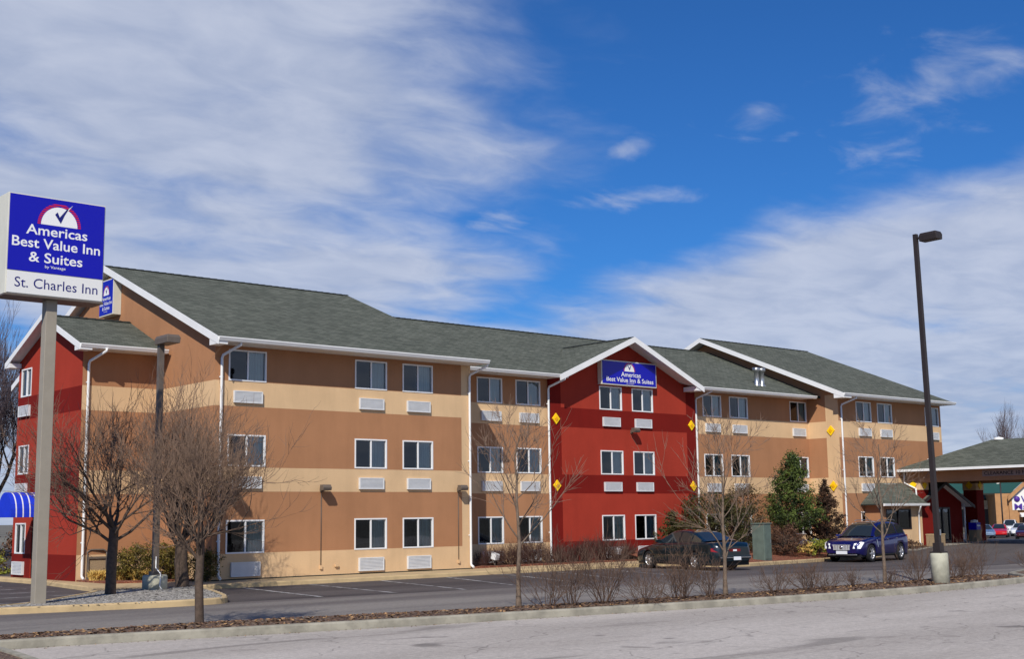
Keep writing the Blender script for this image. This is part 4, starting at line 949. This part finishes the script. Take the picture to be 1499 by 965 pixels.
def leaves(q, r, pts, size, m, up=.3):
    """small leaf faces at random tilts around the given points"""
    for p in pts:
        d = V((r.gauss(0, 1), r.gauss(0, 1), r.gauss(up, 1))).normalized(); e = d.orthogonal().normalized(); e = rot(e, d, r.uniform(0, 6.28)); f = d.cross(e); s = size*r.uniform(.6, 1.4)
        q.face((p-e*s*.35, p+f*s*.5, p+e*s*.35, p-f*s), m)
def evergreen(label, name, loc, seed, prof, n, size, mat, trunk=.06, th=None, clump=.12, group=None, nb=90, cat='evergreen'):
    """prof: list of (height, radius); crown built from many leaf clumps hung on short boughs"""
    r = random.Random(seed); t_ = thing(name, label, cat, loc, 0, group); q1, q2 = MB(), MB()
    H = prof[-1][0]; q1.tube([(0, 0, -.1), (0, 0, H*.5), (0, 0, H*.95)], [trunk, trunk*.7, .01], M['barkdark'], 7, cap=False)
    ph = [r.uniform(0, 6.28) for _ in range(4)]
    def R_(z, a): return lerp(prof, z)*(1+.16*math.sin(3*a+ph[0]+z*2)+.12*math.sin(5*a+ph[1]-z*3.1))
    per = n//nb
    for k in range(nb):
        while True:
            z = r.uniform(prof[0][0], H); 
            if r.random() < (lerp(prof, z)/max(p[1] for p in prof))**.8+.05: break
        a = r.uniform(0, 6.283); rr = R_(z, a)*(.45+.6*math.sqrt(r.random())); c = V((rr*math.cos(a), rr*math.sin(a), z))
        b = V((0, 0, max(z-rr*.5, prof[0][0]*.7))); q1.tube([b, b.lerp(c, .6), c], [.012, .008, .004], M['barkdark'], 3, cap=False)
        out = (c-b).normalized(); cs = clump*r.uniform(.7, 1.4); pts = []
        for i in range(per):
            t2 = r.gauss(0, 1); pts.append(c+out*cs*1.1*r.gauss(-.2, .9)+V((r.gauss(0, cs*.7), r.gauss(0, cs*.7), r.gauss(0, cs*.5))))
        leaves(q2, r, pts, size, M[mat])
    q1.obj('trunk', t_, fix=False); q2.obj('crown', t_, fix=False); return t_
EG = 'evergreens in the hotel bed'
evergreen('large rounded dark evergreen shrub behind the green sedan tail', 'evergreen_shrub', (23.9, .3, .15), 1, [(.1, 1.35), (.9, 1.75), (1.7, 1.55), (2.3, .9), (2.6, .25)], 13000, .065, 'yew', .06, clump=.16, group=EG, nb=170)
evergreen('tall brownish evergreen shrub leaning over the utility cabinet', 'evergreen_shrub', (26.3, .3, .2), 2, [(.1, .75), (1.0, 1.0), (1.9, .95), (2.5, .6), (2.95, .12)], 8000, .06, 'juniper2', .05, clump=.14, group=EG, nb=110)
evergreen('tall bright green pine tree with a bare lower trunk near the second floor window', 'pine_tree', (29.1, -.35, .2), 3, [(1.05, .7), (1.45, 1.1), (2.0, 1.08), (2.7, .85), (3.3, .55), (3.9, .28), (4.45, .03)], 15000, .07, 'pine', .08, clump=.15, group=EG, nb=170, cat='pine')
evergreen('pointed brownish juniper standing at the corner before the white downpipe', 'juniper', (31.5, -.4, .15), 4, [(.1, .6), (.6, .9), (1.2, .8), (2.0, .5), (2.7, .22), (3.3, .02)], 15000, .055, 'juniper', .05, clump=.075, group=EG, nb=260)
evergreen('small dark conical evergreen against the red bay wall above the sedan', 'juniper', (21.9, .75, .1), 5, [(.1, .6), (.7, .6), (1.3, .38), (1.9, .1), (2.1, .02)], 3200, .07, 'yew', .04, clump=.09, group=EG, nb=70)
evergreen('rounded brown leafed bush at the foot of the pine', 'bush', (27.5, -.9, .1), 6, [(.05, .6), (.4, .95), (.85, .8), (1.15, .25)], 4200, .055, 'brownleaf', .03, clump=.09, nb=90, cat='bush')
evergreen('low yellow green mound shrub left of the blue car', 'bush', (29.6, -1.3, .05), 7, [(.0, .8), (.25, .8), (.5, .3), (.58, .1)], 2400, .06, 'lime', .03, clump=.08, nb=50, cat='bush')
evergreen('low brown red bush under the lobby bay window', 'bush', (37.2, -1.35, .0), 12, [(.0, .6), (.2, .6), (.42, .2)], 1200, .05, 'brownleaf', .02, clump=.07, nb=36, cat='bush')
evergreen('small straw coloured tuft shrub under the pine', 'bush', (28.9, -1.2, .1), 17, [(.0, .4), (.2, .4), (.4, .1)], 700, .05, 'strawgrass', .02, clump=.06, nb=24, cat='bush')
for i, (x, lab) in enumerate([(-1.75, 'clipped yellow green hedge bush at the left of the beige corner'), (-.85, 'clipped yellow green hedge bush touching the beige gable corner')]):
    evergreen(lab, 'hedge_bush', (x, 2.2-.4*i, .03), 20+i, [(.05, .55), (.4, .62), (.85, .58), (1.08, .3)], 4800, .05, 'hedge', .03, clump=.1, group='hedge bushes at the left corner', nb=110, cat='bush')
evergreen('olive hedge bush directly behind the thick dark tree trunk', 'hedge_bush', (-.45, .0, .0), 23, [(.05, .35), (.4, .4), (.8, .35), (1.0, .15)], 2400, .05, 'hedge', .03, clump=.09, group='hedge bushes at the left corner', nb=60, cat='bush')
def tuft(lab, x, y, z, seed, n, R0, H, m):
    r = random.Random(seed); q = MB()
    for k in range(n):
        a = r.uniform(0, 6.28); rr = R0*math.sqrt(r.random()); b = V((rr*math.cos(a)*.9, rr*math.sin(a)*.45, 0)); d = V((r.gauss(0, .35), r.gauss(0, .35), 1)).normalized(); h = H*r.uniform(.5, 1.1); s = V((r.gauss(0, 1), r.gauss(0, 1), 0)).normalized()*.018
        t1 = b+d*h*.6; t2 = b+d*h+V((d.x*.1, d.y*.1, -.05)); q.face((b-s, b+s, t1+s*.8, t1-s*.8), m); q.face((t1-s*.8, t1+s*.8, t2), m)
    o = q.obj('grass_clump', None, fix=False); o.location = (x, y, z); return tag(o, lab, 'grass clump', 'straw coloured grass clumps')
for i, (x, lab) in enumerate([(-2.25, 'straw coloured grass clump beside the brown trash can'), (-1.75, 'straw coloured grass clump in the middle of the low row before the hedge'), (-1.3, 'straw coloured grass clump at the right end of the low row before the hedge')]): tuft(lab, x-.3, 2.95-.5*i, .05, 60+i, 1100, .42, .38, M['strawgrass'])
# loose stuff on the ground: leaf litter, mulch chips and stones
def litter(name, lab, n, fn, size, mats, seed):
    r = random.Random(seed); q = MB()
    for k in range(n):
        p = V(fn(r)); a = r.uniform(0, 6.28); s = size*r.uniform(.5, 1.5); e = V((math.cos(a), math.sin(a), r.uniform(-.4, .4)))*s; f = V((-math.sin(a), math.cos(a), r.uniform(-.4, .4)))*s*.45; p.z += s*.25
        m = M[mats[0] if r.random() < .75 else mats[1]]; q.face((p-e, p-f, p+e, p+f), m)
    o = q.obj(name, None, fix=False); return tag(o, lab, 'litter', None, 'stuff')
def strip_pt(r):
    x = r.uniform(-14, 14.8); s = r.random(); a, b = kb(x)+.16, bk(x)-.02; return (x, a+(b-a)*s, G(x)+.115+.045*math.sin(s*math.pi))
litter('mulch_chips', 'brown mulch chips and dry leaves covering the planting strip', 9000, strip_pt, .04, ('chip', 'chiplight'), 2)
def kerb_pt(r):
    x = r.uniform(-14, 18); return (x, kb(x)-abs(r.gauss(0, .12))-.01, G(x)+.006)
litter('leaf_litter', 'dry leaf crumbs blown against the near kerb', 500, kerb_pt, .02, ('chip', 'chiplight'), 3)
def isl_pt(r):
    while True:
        x, y = r.uniform(-10, -2), r.uniform(-8.5, -2.2); c = False
        for (a, b), (d, e) in zip(isl, isl[1:]+isl[:1]):
            if (b > y) != (e > y) and x < (d-a)*(y-b)/(e-b)+a: c = not c
        if c: return (x, y, .008)
litter('loose_stones', 'pale loose stones covering the gravel island', 4500, isl_pt, .03, ('stone', 'gravel'), 4)

# ------------------------------------------------------------------ vehicles
def car(label, loc, rz, sp, paint, group=None, detail=True, name='parked_car', plates=(True, True)):
    """body lofted from stations along x (nose = +x); every glazed part, lamp and wheel is a part of its own"""
    t_ = thing(name, label, 'car', loc, rz, group)
    L, Wd, wb, wr = sp['L'], sp['W'], sp['wb'], sp['wr']; hl = L/2; xf, xr = sp.get('xf', wb/2), sp.get('xf', wb/2)-wb
    belt, roof, sill = sp['belt'], sp['roof'], sp['sill']; hw = Wd/2; ar = wr*1.17
    def width(x):
        s = abs(x)/hl; return hw*(1-.045*s**2-.24*max(0, (s-.84)/.16)**2.2)
    def zlow(x):
        z = sill+(.10*max(0, (abs(x)/hl-.86)/.14))
        for c in (xf, xr):
            d = abs(x-c)
            if d < ar: z = max(z, wr+math.sqrt(ar*ar-d*d)*.97)
        return z
    xs = set(frange(-hl, hl, 52))
    for c in (xf, xr): xs |= {c+ar*math.cos(math.pi*k/12) for k in range(13)}|{c+ar*1.002, c-ar*1.002}
    xs = sorted(xs)
    zb = lambda x: lerp(belt, x)
    rings = []
    for x in xs:
        w, z0, z1 = width(x), zlow(x), zb(x); h = z1-sill; half = []
        for f, k in ((0, .93), (.22, .985), (.5, 1.0), (.72, .99), (.88, .965)):
            half.append((w*k, max(z0, sill+h*f) if f else z0))
        half += [(w*.915, z1-.015), (w*.84, z1), (w*.5, z1+.02), (0, z1+.028)]
        rings.append([(x, y, z) for y, z in half]+[(x, -y, z) for y, z in reversed(half[:-1])])
    q = MB(); n = len(rings[0]); b0 = len(q.v)
    q.add([p for r in rings for p in r], [(i*n+j, i*n+j+1, (i+1)*n+j+1, (i+1)*n+j) for i in range(len(rings)-1) for j in range(n-1)], paint, True)
    q.face(rings[0], paint); q.face(rings[-1], paint)
    # greenhouse
    gl = {}
    A0, A1, B1, C0, C1 = sp['glass']               # windscreen base, roof front, door pillar, roof rear, rear window base
    gx_ = sorted(set(frange(C1, C0, 5)+frange(C0, A1, 8)+frange(A1, A0, 5)+[B1-.05, B1+.05, A1+.12, sp['qp'], sp['qp']+.07])); Hg = max(z for _, z in roof)
    gr = []
    for x in gx_:
        z0 = zb(x)-.01; z1 = max(lerp(roof, x), z0+.005); w0 = width(x)*.885; tw = w0-.24*(z1-z0)/max(Hg-z0, .2)
        half = [(w0, z0), (w0+(tw-w0)*.12, z0+(z1-z0)*.12), (w0+(tw-w0)*.88, z0+(z1-z0)*.86), (tw-.015, z1-.02*min(1, (z1-z0)*4)), (tw-.12, z1+.004), (tw*.4, z1+.022), (0, z1+.026)]
        gr.append([(x, y, z) for y, z in half]+[(x, -y, z) for y, z in reversed(half[:-1])])
    n = len(gr[0]); parts = {}
    for i in range(len(gr)-1):
        x = (gx_[i]+gx_[i+1])/2
        for j in range(n-1):
            f = (gr[i][j], gr[i][j+1], gr[i+1][j+1], gr[i+1][j]); key = None
            side = j in (1, n-3)
            if side and C1+.16 < x < A0-.16 and not (B1-.05 < x < B1+.05) and not (sp['qp'] < x < sp['qp']+.07): key = ('side_window', j < n/2, 0 if x > B1 else 1 if x > sp['qp'] else 2)
            top = 3 < j < n-5 or j in (3, n-5)
            if 4 <= j <= n-6 and x > A1: key = ('windshield', 0, 0)
            if 4 <= j <= n-6 and x < C0: key = ('rear_window', 0, 0)
            if j in (3, n-5) and (x > A1 or x < C0): key = None
            if key: parts.setdefault(key, MB()).face(f, M['carglass'], True)
            else: q.face(f, paint if not (side and key is None and B1-.06 < x < B1+.06) else M['blackplastic'], True)
    q.obj('body', t_)
    for k, g in parts.items(): g.obj(k[0], t_)
    # dark underside and wheel houses
    q = MB(); q.box((-hl*.93, -hw*.84, sill*.75), (hl*.93, hw*.84, sill+.16), M['blackplastic'])
    for c in (xf, xr): q.box((c-ar*.97, -hw*.9, wr*.9), (c+ar*.97, hw*.9, wr+ar*.9), M['blackplastic'])
    q.obj('underbody', t_)
    # wheels
    for c in (xf, xr):
        for s in (-1, 1):
            w = thing('wheel', None, None, (c, s*(hw-.115), wr)); w.parent = t_; w.name = 'wheel'
            y = .1*s
            q = MB(); q.lathe([(wr*.66, -.1), (wr*.9, -.105), (wr*.985, -.08), (wr, 0), (wr*.985, .08), (wr*.9, .105), (wr*.66, .1)], M['rubber'], 26, 'y'); q.obj('tyre', w)
            q = MB(); ri = wr*.67; q.lathe([(ri, -.09), (ri, .09), (ri*.93, .09), (ri*.9, .03)], M['alloy'], 26, 'y'); q.lathe([(ri*.9, .0), (.0, .0)], M['blackplastic'], 20, 'y', c=(0, s*.03, 0))
            for k in range(sp.get('spokes', 6)):
                a = 2*math.pi*k/sp.get('spokes', 6); e = V((math.cos(a), 0, math.sin(a))); f = V((-math.sin(a), 0, math.cos(a))); o_ = V((0, s*.075, 0))
                q.prism([o_+f*.045, o_-f*.045, o_-f*.028+e*ri*.95, o_+f*.028+e*ri*.95], (0, s*.02, 0), M['alloy'])
            q.lathe([(.055, .07), (.055, .1), (0, .105)] if s > 0 else [(.055, -.07), (.055, -.1), (0, -.105)], M['alloy'], 12, 'y'); q.obj('rim', w)
    if not detail: 
        nose(t_, sp, paint, hl, hw, zb, width, small=True); return t_
    nose(t_, sp, paint, hl, hw, zb, width)
    # door seams, handles, mirrors, side moulding
    q = MB()
    for x in (A0-.35, B1, sp['qp']+.1):
        for s in (-1, 1):
            w = width(x); q.face([(x-.006, s*(w*.998+.004), sill+.12), (x+.006, s*(w*.998+.004), sill+.12), (x+.006, s*(w*.968+.006), zb(x)-.04), (x-.006, s*(w*.968+.006), zb(x)-.04)], M['blackplastic'])
    q.obj('door_seam', t_, fix=False)
    for s in (-1, 1):
        for x in (B1+.16, sp['qp']+.26):
            q = MB(); w = width(x)*.985; q.box((x, s*w-.01, zb(x)-.14), (x+.16, s*w+.028, zb(x)-.11), sp.get('trim', paint)); q.obj('door_handle', t_, bevel=.008)
        q = MB(); x = A0-.42; w = width(x); q.prism([(x, s*w*.9, zb(x)+.02), (x+.05, s*(w+.03), zb(x)+.03), (x+.07, s*(w+.2), zb(x)+.04), (x+.05, s*(w+.22), zb(x)+.14), (x+.02, s*(w+.06), zb(x)+.15)], (-.1, 0, 0), paint); q.obj('mirror', t_, bevel=.015)
        q = MB(); q.box((xr+ar+.03, s*(hw*.985)-.01, sill-.005), (xf-ar-.03, s*(hw*.985)+.012, sill+.05), M['blackplastic']); q.obj('sill_trim', t_)
        if sp.get('vent'):
            x = A0-.05; w = width(x); q = MB(); q.prism([(x, s*w*.99, zb(x)-.1), (x-.06, s*w*.99, zb(x)-.1), (x-.14, s*w*1.0, zb(x)-.42), (x-.09, s*w*1.0, zb(x)-.42)], (0, s*.012, 0), M['chrome']); q.obj('side_vent', t_)
            q = MB(); q.tube([(A1-.1, s*.56, Hg+.02), (A1-.25, s*.56, Hg+.06), (C0+.3, s*.56, Hg+.06), (C0+.1, s*.56, Hg+.01)], .016, M['metal'], 6); q.obj('roof_rail', t_)
    return t_
def nose(t_, sp, paint, hl, hw, zb, width, small=False):
    zf, zr_ = zb(hl-.04), zb(-hl+.04); sill = sp['sill']
    for s in (-1, 1):
        if sp.get('suv'):
            q = MB(); x = hl-.16; q.prism([(x+.13, s*hw*.52, zf-.2), (x+.02, s*hw*.86, zf-.2), (x-.2, s*hw*.95, zf+.07), (x-.1, s*hw*.84, zf+.1), (x+.08, s*hw*.58, zf+.02)], (.07, s*.03, .0), M['lens']); q.obj('headlight', t_, bevel=.02)
            q = MB(); q.prism([(-hl+.06, s*hw*.62, zr_-.3), (-hl+.06, s*hw*.82, zr_-.3), (-hl+.2, s*hw*.86, zr_+.12), (-hl+.2, s*hw*.74, zr_+.12)], (-.05, s*.02, 0), M['taillens']); q.obj('tail_light', t_, bevel=.015)
        else:
            q = MB(); x = hl-.12; q.prism([(x+.1, s*hw*.48, zf-.13), (x-.02, s*hw*.84, zf-.13), (x-.16, s*hw*.9, zf-.01), (x+.06, s*hw*.5, zf-.0)], (.035, s*.015, 0), M['lens']); q.obj('headlight', t_, bevel=.015)
            q = MB(); q.prism([(-hl+.05, s*hw*.3, zr_-.19), (-hl+.1, s*hw*.8, zr_-.19), (-hl+.3, s*hw*.945, zr_-.17), (-hl+.3, s*hw*.935, zr_-.05), (-hl+.1, s*hw*.8, zr_-.04), (-hl+.05, s*hw*.3, zr_-.06)], (-.05, s*.012, 0), M['taillens']); q.obj('tail_light', t_, bevel=.015)
    if small: return
    q = MB()
    if sp.get('suv'):
        q.prism([(hl-.03, -hw*.44, zf-.02), (hl-.03, hw*.44, zf-.02), (hl-.0, hw*.34, zf-.26), (hl-.0, -hw*.34, zf-.26)], (.025, 0, 0), M['blackplastic'])
        for k in range(5): z = zf-.045-.048*k; w = hw*(.43-.02*k); q.box((hl+.0, -w, z-.013), (hl+.045, w, z+.013), M['silver'])
        for k in range(-3, 4): q.box((hl+.0, k*.12-.013, zf-.25), (hl+.04, k*.12+.013, zf-.04), M['silver'])
        q.obj('grille', t_)
        q = MB(); q.lathe([(0, hl+.05), (.07, hl+.05), (.07, hl+.06), (.0, hl+.066)], M['chrome'], 14, 'x', c=(0, 0, zf-.14)); q.obj('emblem', t_)
        q = MB(); q.box((hl-.12, -hw*.72, sill+.12), (hl-.005, hw*.72, sill+.2), M['blackplastic']); q.box((hl-.16, -hw*.7, sill-.0), (hl-.03, hw*.7, sill+.06), M['metal']); q.obj('bumper_trim', t_, bevel=.02)
        q = MB(); q.box((hl+.0, -.26, zf-.43), (hl+.025, .26, zf-.29), M['plate']); q.obj('number_plate', t_, bevel=.006)
    else:
        q = MB(); q.box((-hl-.04, -hw*.78, sill+.16), (-hl+.1, hw*.78, sill+.3), paint); q.obj('bumper', t_, bevel=.03)
        q = MB(); q.box((-hl-.052, -hw*.76, sill+.215), (-hl-.038, hw*.76, sill+.235), M['chrome']); q.obj('bumper_strip', t_)
        q = MB(); q.box((-hl-.058, -.23, sill+.13), (-hl-.042, .1, sill+.25), M['plate']); q.obj('number_plate', t_, bevel=.006)
        q = MB(); q.box((-hl-.0, -hw*.29, zr_-.18), (-hl+.04, hw*.29, zr_-.07), M['taillens']); q.obj('reflector_panel', t_, bevel=.01)
        q = MB(); q.box((-hl-.012, -.08, zr_-.16), (-hl-.0, .08, zr_-.1), M['plate']); q.obj('emblem', t_)
        for s in (-1, 1): q = MB(); q.box((-hl*.62, s*hw*.99-.01, sill+.28), (hl*.62, s*hw*.99+.012, sill+.3), M['chrome']); q.obj('side_moulding', t_)
def carpaint(name, col, flake=.3): return principled(name, col, .32, .0, metal=flake, coat=1., spec=.5)
M['navy'] = carpaint('navy car paint', srgb(16, 16, 84)); M['darkteal'] = carpaint('dark teal car paint', srgb(8, 30, 38))
M['carred'] = carpaint('red car paint', srgb(190, 16, 22), .0); M['carwhite'] = carpaint('white car paint', (.75, .75, .75, 1), .0); M['carblue'] = carpaint('pale blue car paint', srgb(120, 140, 165), .3); M['maroon'] = carpaint('maroon car paint', srgb(70, 14, 20), .2)
SEDAN = dict(L=4.95, W=1.83, wb=2.76, wr=.325, xf=1.48, sill=.24, spokes=7, trim=None,
    belt=[(-2.48, .80), (-2.3, .97), (-1.6, 1.0), (-.9, .985), (.4, .95), (1.15, .93), (1.7, .83), (2.2, .72), (2.42, .62), (2.48, .55)],
    roof=[(-1.85, 1.0), (-1.6, 1.08), (-1.0, 1.33), (-.6, 1.4), (-.1, 1.425), (.25, 1.39), (.6, 1.24), (1.15, .93)], glass=(1.1, .22, -.28, -.82, -1.75), qp=-1.05)
SEDAN['trim'] = M['darkteal']
SUV = dict(L=4.85, W=1.92, wb=2.81, wr=.375, xf=1.46, sill=.30, spokes=6, suv=True, vent=True,
    belt=[(-2.42, .95), (-2.3, 1.12), (-1.9, 1.16), (-1.0, 1.12), (.6, 1.04), (1.1, 1.06), (1.7, 1.01), (2.15, .93), (2.36, .84), (2.42, .72)],
    roof=[(-2.22, 1.15), (-2.0, 1.45), (-1.8, 1.64), (-1.3, 1.71), (-.5, 1.74), (.0, 1.72), (.35, 1.62), (.75, 1.35), (1.12, 1.05)], glass=(1.06, .12, -.32, -1.75, -2.15), qp=-1.32)
SUV['trim'] = M['chrome']
car('dark green four door sedan parked nose in by the red wall', (16.75, -4.85, G(16.9)), rad(79), SEDAN, M['darkteal'])
car('dark blue crossover car facing left with clear bright headlights before the lobby', (30.2, -3.45, G(30.2)), rad(187), SUV, M['navy'])
FAR = 'cars parked far off by the store'
for lab, x, y, a, sp_c, pn in [('pale blue car, leftmost of the distant cars behind the canopy', 108.3, 34.1, 215, SEDAN, 'carblue'), ('red car in the row of distant cars behind the canopy', 112.6, 34.7, 205, SEDAN, 'carred'), ('white sedan right of the red car in the distant row', 119.5, 36.0, 205, SEDAN, 'carwhite'), ('white sport utility car, farthest of the distant row', 131, 43.2, 205, SUV, 'carwhite'), ('maroon car at the right edge of the photo', 104.2, 27.4, 205, SEDAN, 'maroon')]:
    car(lab, (x, y, G(x)), rad(a), sp_c, M[pn], FAR, detail=False)

# ------------------------------------------------------------------ far store, far lamp, background
st = thing('store_building', 'tan brick store with a white gable and purple letters far behind the canopy', 'building', (142, 49, -1.06), rad(-52))
fSt = (V((0, 0, 0)), V((1, 0, 0)), V((0, -1, 0)))
q = MB(); q.box((-1.7, .0, 0), (14, 10, 5.1), M['storetan']); q.box((-.05, -.3, 0), (1.0, 0, 4.9), M['storetan']); q.obj('wall', st)
q = MB(); q.face([(.35, -.35, 2.9), (12.35, -.35, 2.9), (12.35, -.35, 5.0), (6.3, -.35, 10.2), (.35, -.35, 5.0)], M['storewhite']); q.prism([(.35, -.34, 2.9), (12.35, -.34, 2.9), (12.35, -.34, 5.0), (6.3, -.34, 10.2), (.35, -.34, 5.0)], (0, 2, 0), M['storewhite']); q.obj('gable', st, fix=False)
q = MB(); rake(q, (-.2, -.45, 4.75), (6.3, -.45, 10.6), (0, -1, 0), .6, .4); rake(q, (6.3, -.45, 10.6), (12.8, -.45, 4.75), (0, -1, 0), .6, .4)
for i in range(len(q.mats)): q.mats[i] = M['storetan']
q.obj('rake_trim', st)
q = MB(); slab(q, [(-9, .8, 5.2), (22, .8, 5.2), (22, 9, 9.5), (-9, 9, 9.5)], .2, M['storegreen']); q.obj('roof', st, fix=False)
q = MB(); q.box((-30, 6.01, 0), (-1.71, 6.5, 3.1), M['storegrey']); q.box((-30, 5.9, 3.1), (-1.72, 6.5, 4.4), M['storestone']); q.obj('wall', st)
q = MB(); slab(q, [(-34, 5.4, 4.5), (-1.9, 5.4, 4.5), (-1.9, 14, 8.4), (-34, 14, 8.4)], .2, M['storegreen']); q.obj('roof', st, fix=False)
q = MB(); q.prism([(1.2, -.36, 2.55), (1.2, -1.4, 2.2), (1.2, -1.4, 2.0), (1.2, -.36, 2.0)], (10, 0, 0), M['storewhite']); q.obj('awning', st)
q = MB(); q.box((1.6, -.33, 0), (10, -.302, 2.0), M['doordark']); q.obj('entrance', st)
fSt2 = (V((0, -.42, 0)), V((1, 0, 0)), V((0, -1, 0)))
letters(st, fSt2, 'We', 1.5, 3.0, 3.95, .8, M['purple'], .0, .015); letters(st, fSt2, 'Marts', 0.6, 3.9, 2.98, .75, M['purple'], .0, .015)
q = MB(); q.lathe([(0, -.43), (.38, -.43), (.38, -.4), (0, -.4)], M['purple'], 14, 'y', c=(.98, 0, 4.35)); q.obj('emblem', st)
fl = thing('street_lamp', 'thin far lamp post with a pale head in front of the store', 'street lamp', (123.3, 40.0, -1.06))
q = MB(); q.tube([(0, 0, 0), (0, 0, 6.3)], .09, M['bronze'], 8); q.obj('pole', fl); q = MB(); q.prism([(-.5, -.1, 6.0), (.05, -.1, 6.2), (.75, -.1, 7.1), (.6, -.1, 7.2)], (.0, .3, 0), M['cabinet']); q.obj('lamp_head', fl)
bw = thing('building', 'dark brown low building seen past the left end of the hotel', 'building', (4.5, 42, -.2), rad(20))
q = MB(); q.box((-9, 0, 0), (3.4, 8, 5.7), M['brownwall']); q.obj('wall', bw); q = MB(); q.box((-9.3, -.4, 5.7), (3.7, 8.4, 6.05), M['roofedge']); q.obj('roof', bw); q = MB(); q.box((-4, -.05, 1.0), (-2, -.005, 2.2), M['doordark']); q.obj('window', bw)
evergreen('dark bush before the brown building at the left edge', 'bush', (1.2, 20.0, -.1), 33, [(.0, 1.0), (.7, 1.1), (1.4, .6), (1.7, .1)], 2600, .09, 'brownleaf', .04, clump=.16, nb=60, cat='bush')
evergreen('low yellow green mound at the left edge behind the walk', 'bush', (-1.6, 16.0, -.1), 34, [(.0, .9), (.4, .9), (.8, .2)], 1500, .08, 'lime', .03, clump=.12, nb=40, cat='bush')
fard = dict(max=5, kids=[4, 4, 4, 3, 2], angle=(.2, .6), ratio=(.6, .82), up=.3, lift=.05, bend=.09, rmin=.012, thick=.05)
for i, (x, y, h, sd) in enumerate([(10.5, 56, 4, 70), (13.5, 60, 3.5, 71), (16.8, 58, 3.5, 72), (7.5, 50, 3.5, 76), (19.5, 56, 3, 79)]):
    lab = ['tall bare tree at the far left edge behind the hotel, rising clear of the roof', 'tall bare tree behind the red wing, second from the left edge', 'tall bare tree just left of the red gable peak', 'tall bare tree at the very left edge over the brown building', 'bare tree mostly hidden behind the red wing'][i]
    bare_tree(lab, (x, y, -.2), sd, h, .24, 6, 4.6, fard, 'bare trees behind the hotel', 'barkdark', 'twigfar', spread=(.1, .55), rl=.6)
bare_tree('bare treetop showing over the entrance canopy roof', (171.8, 64.5, -1.06), 90, 7, .3, 7, 4.6, dict(fard, max=4, kids=[5, 4, 4, 3]), 'bare trees by the store', 'barkdark', 'twigfar', spread=(.1, .7))
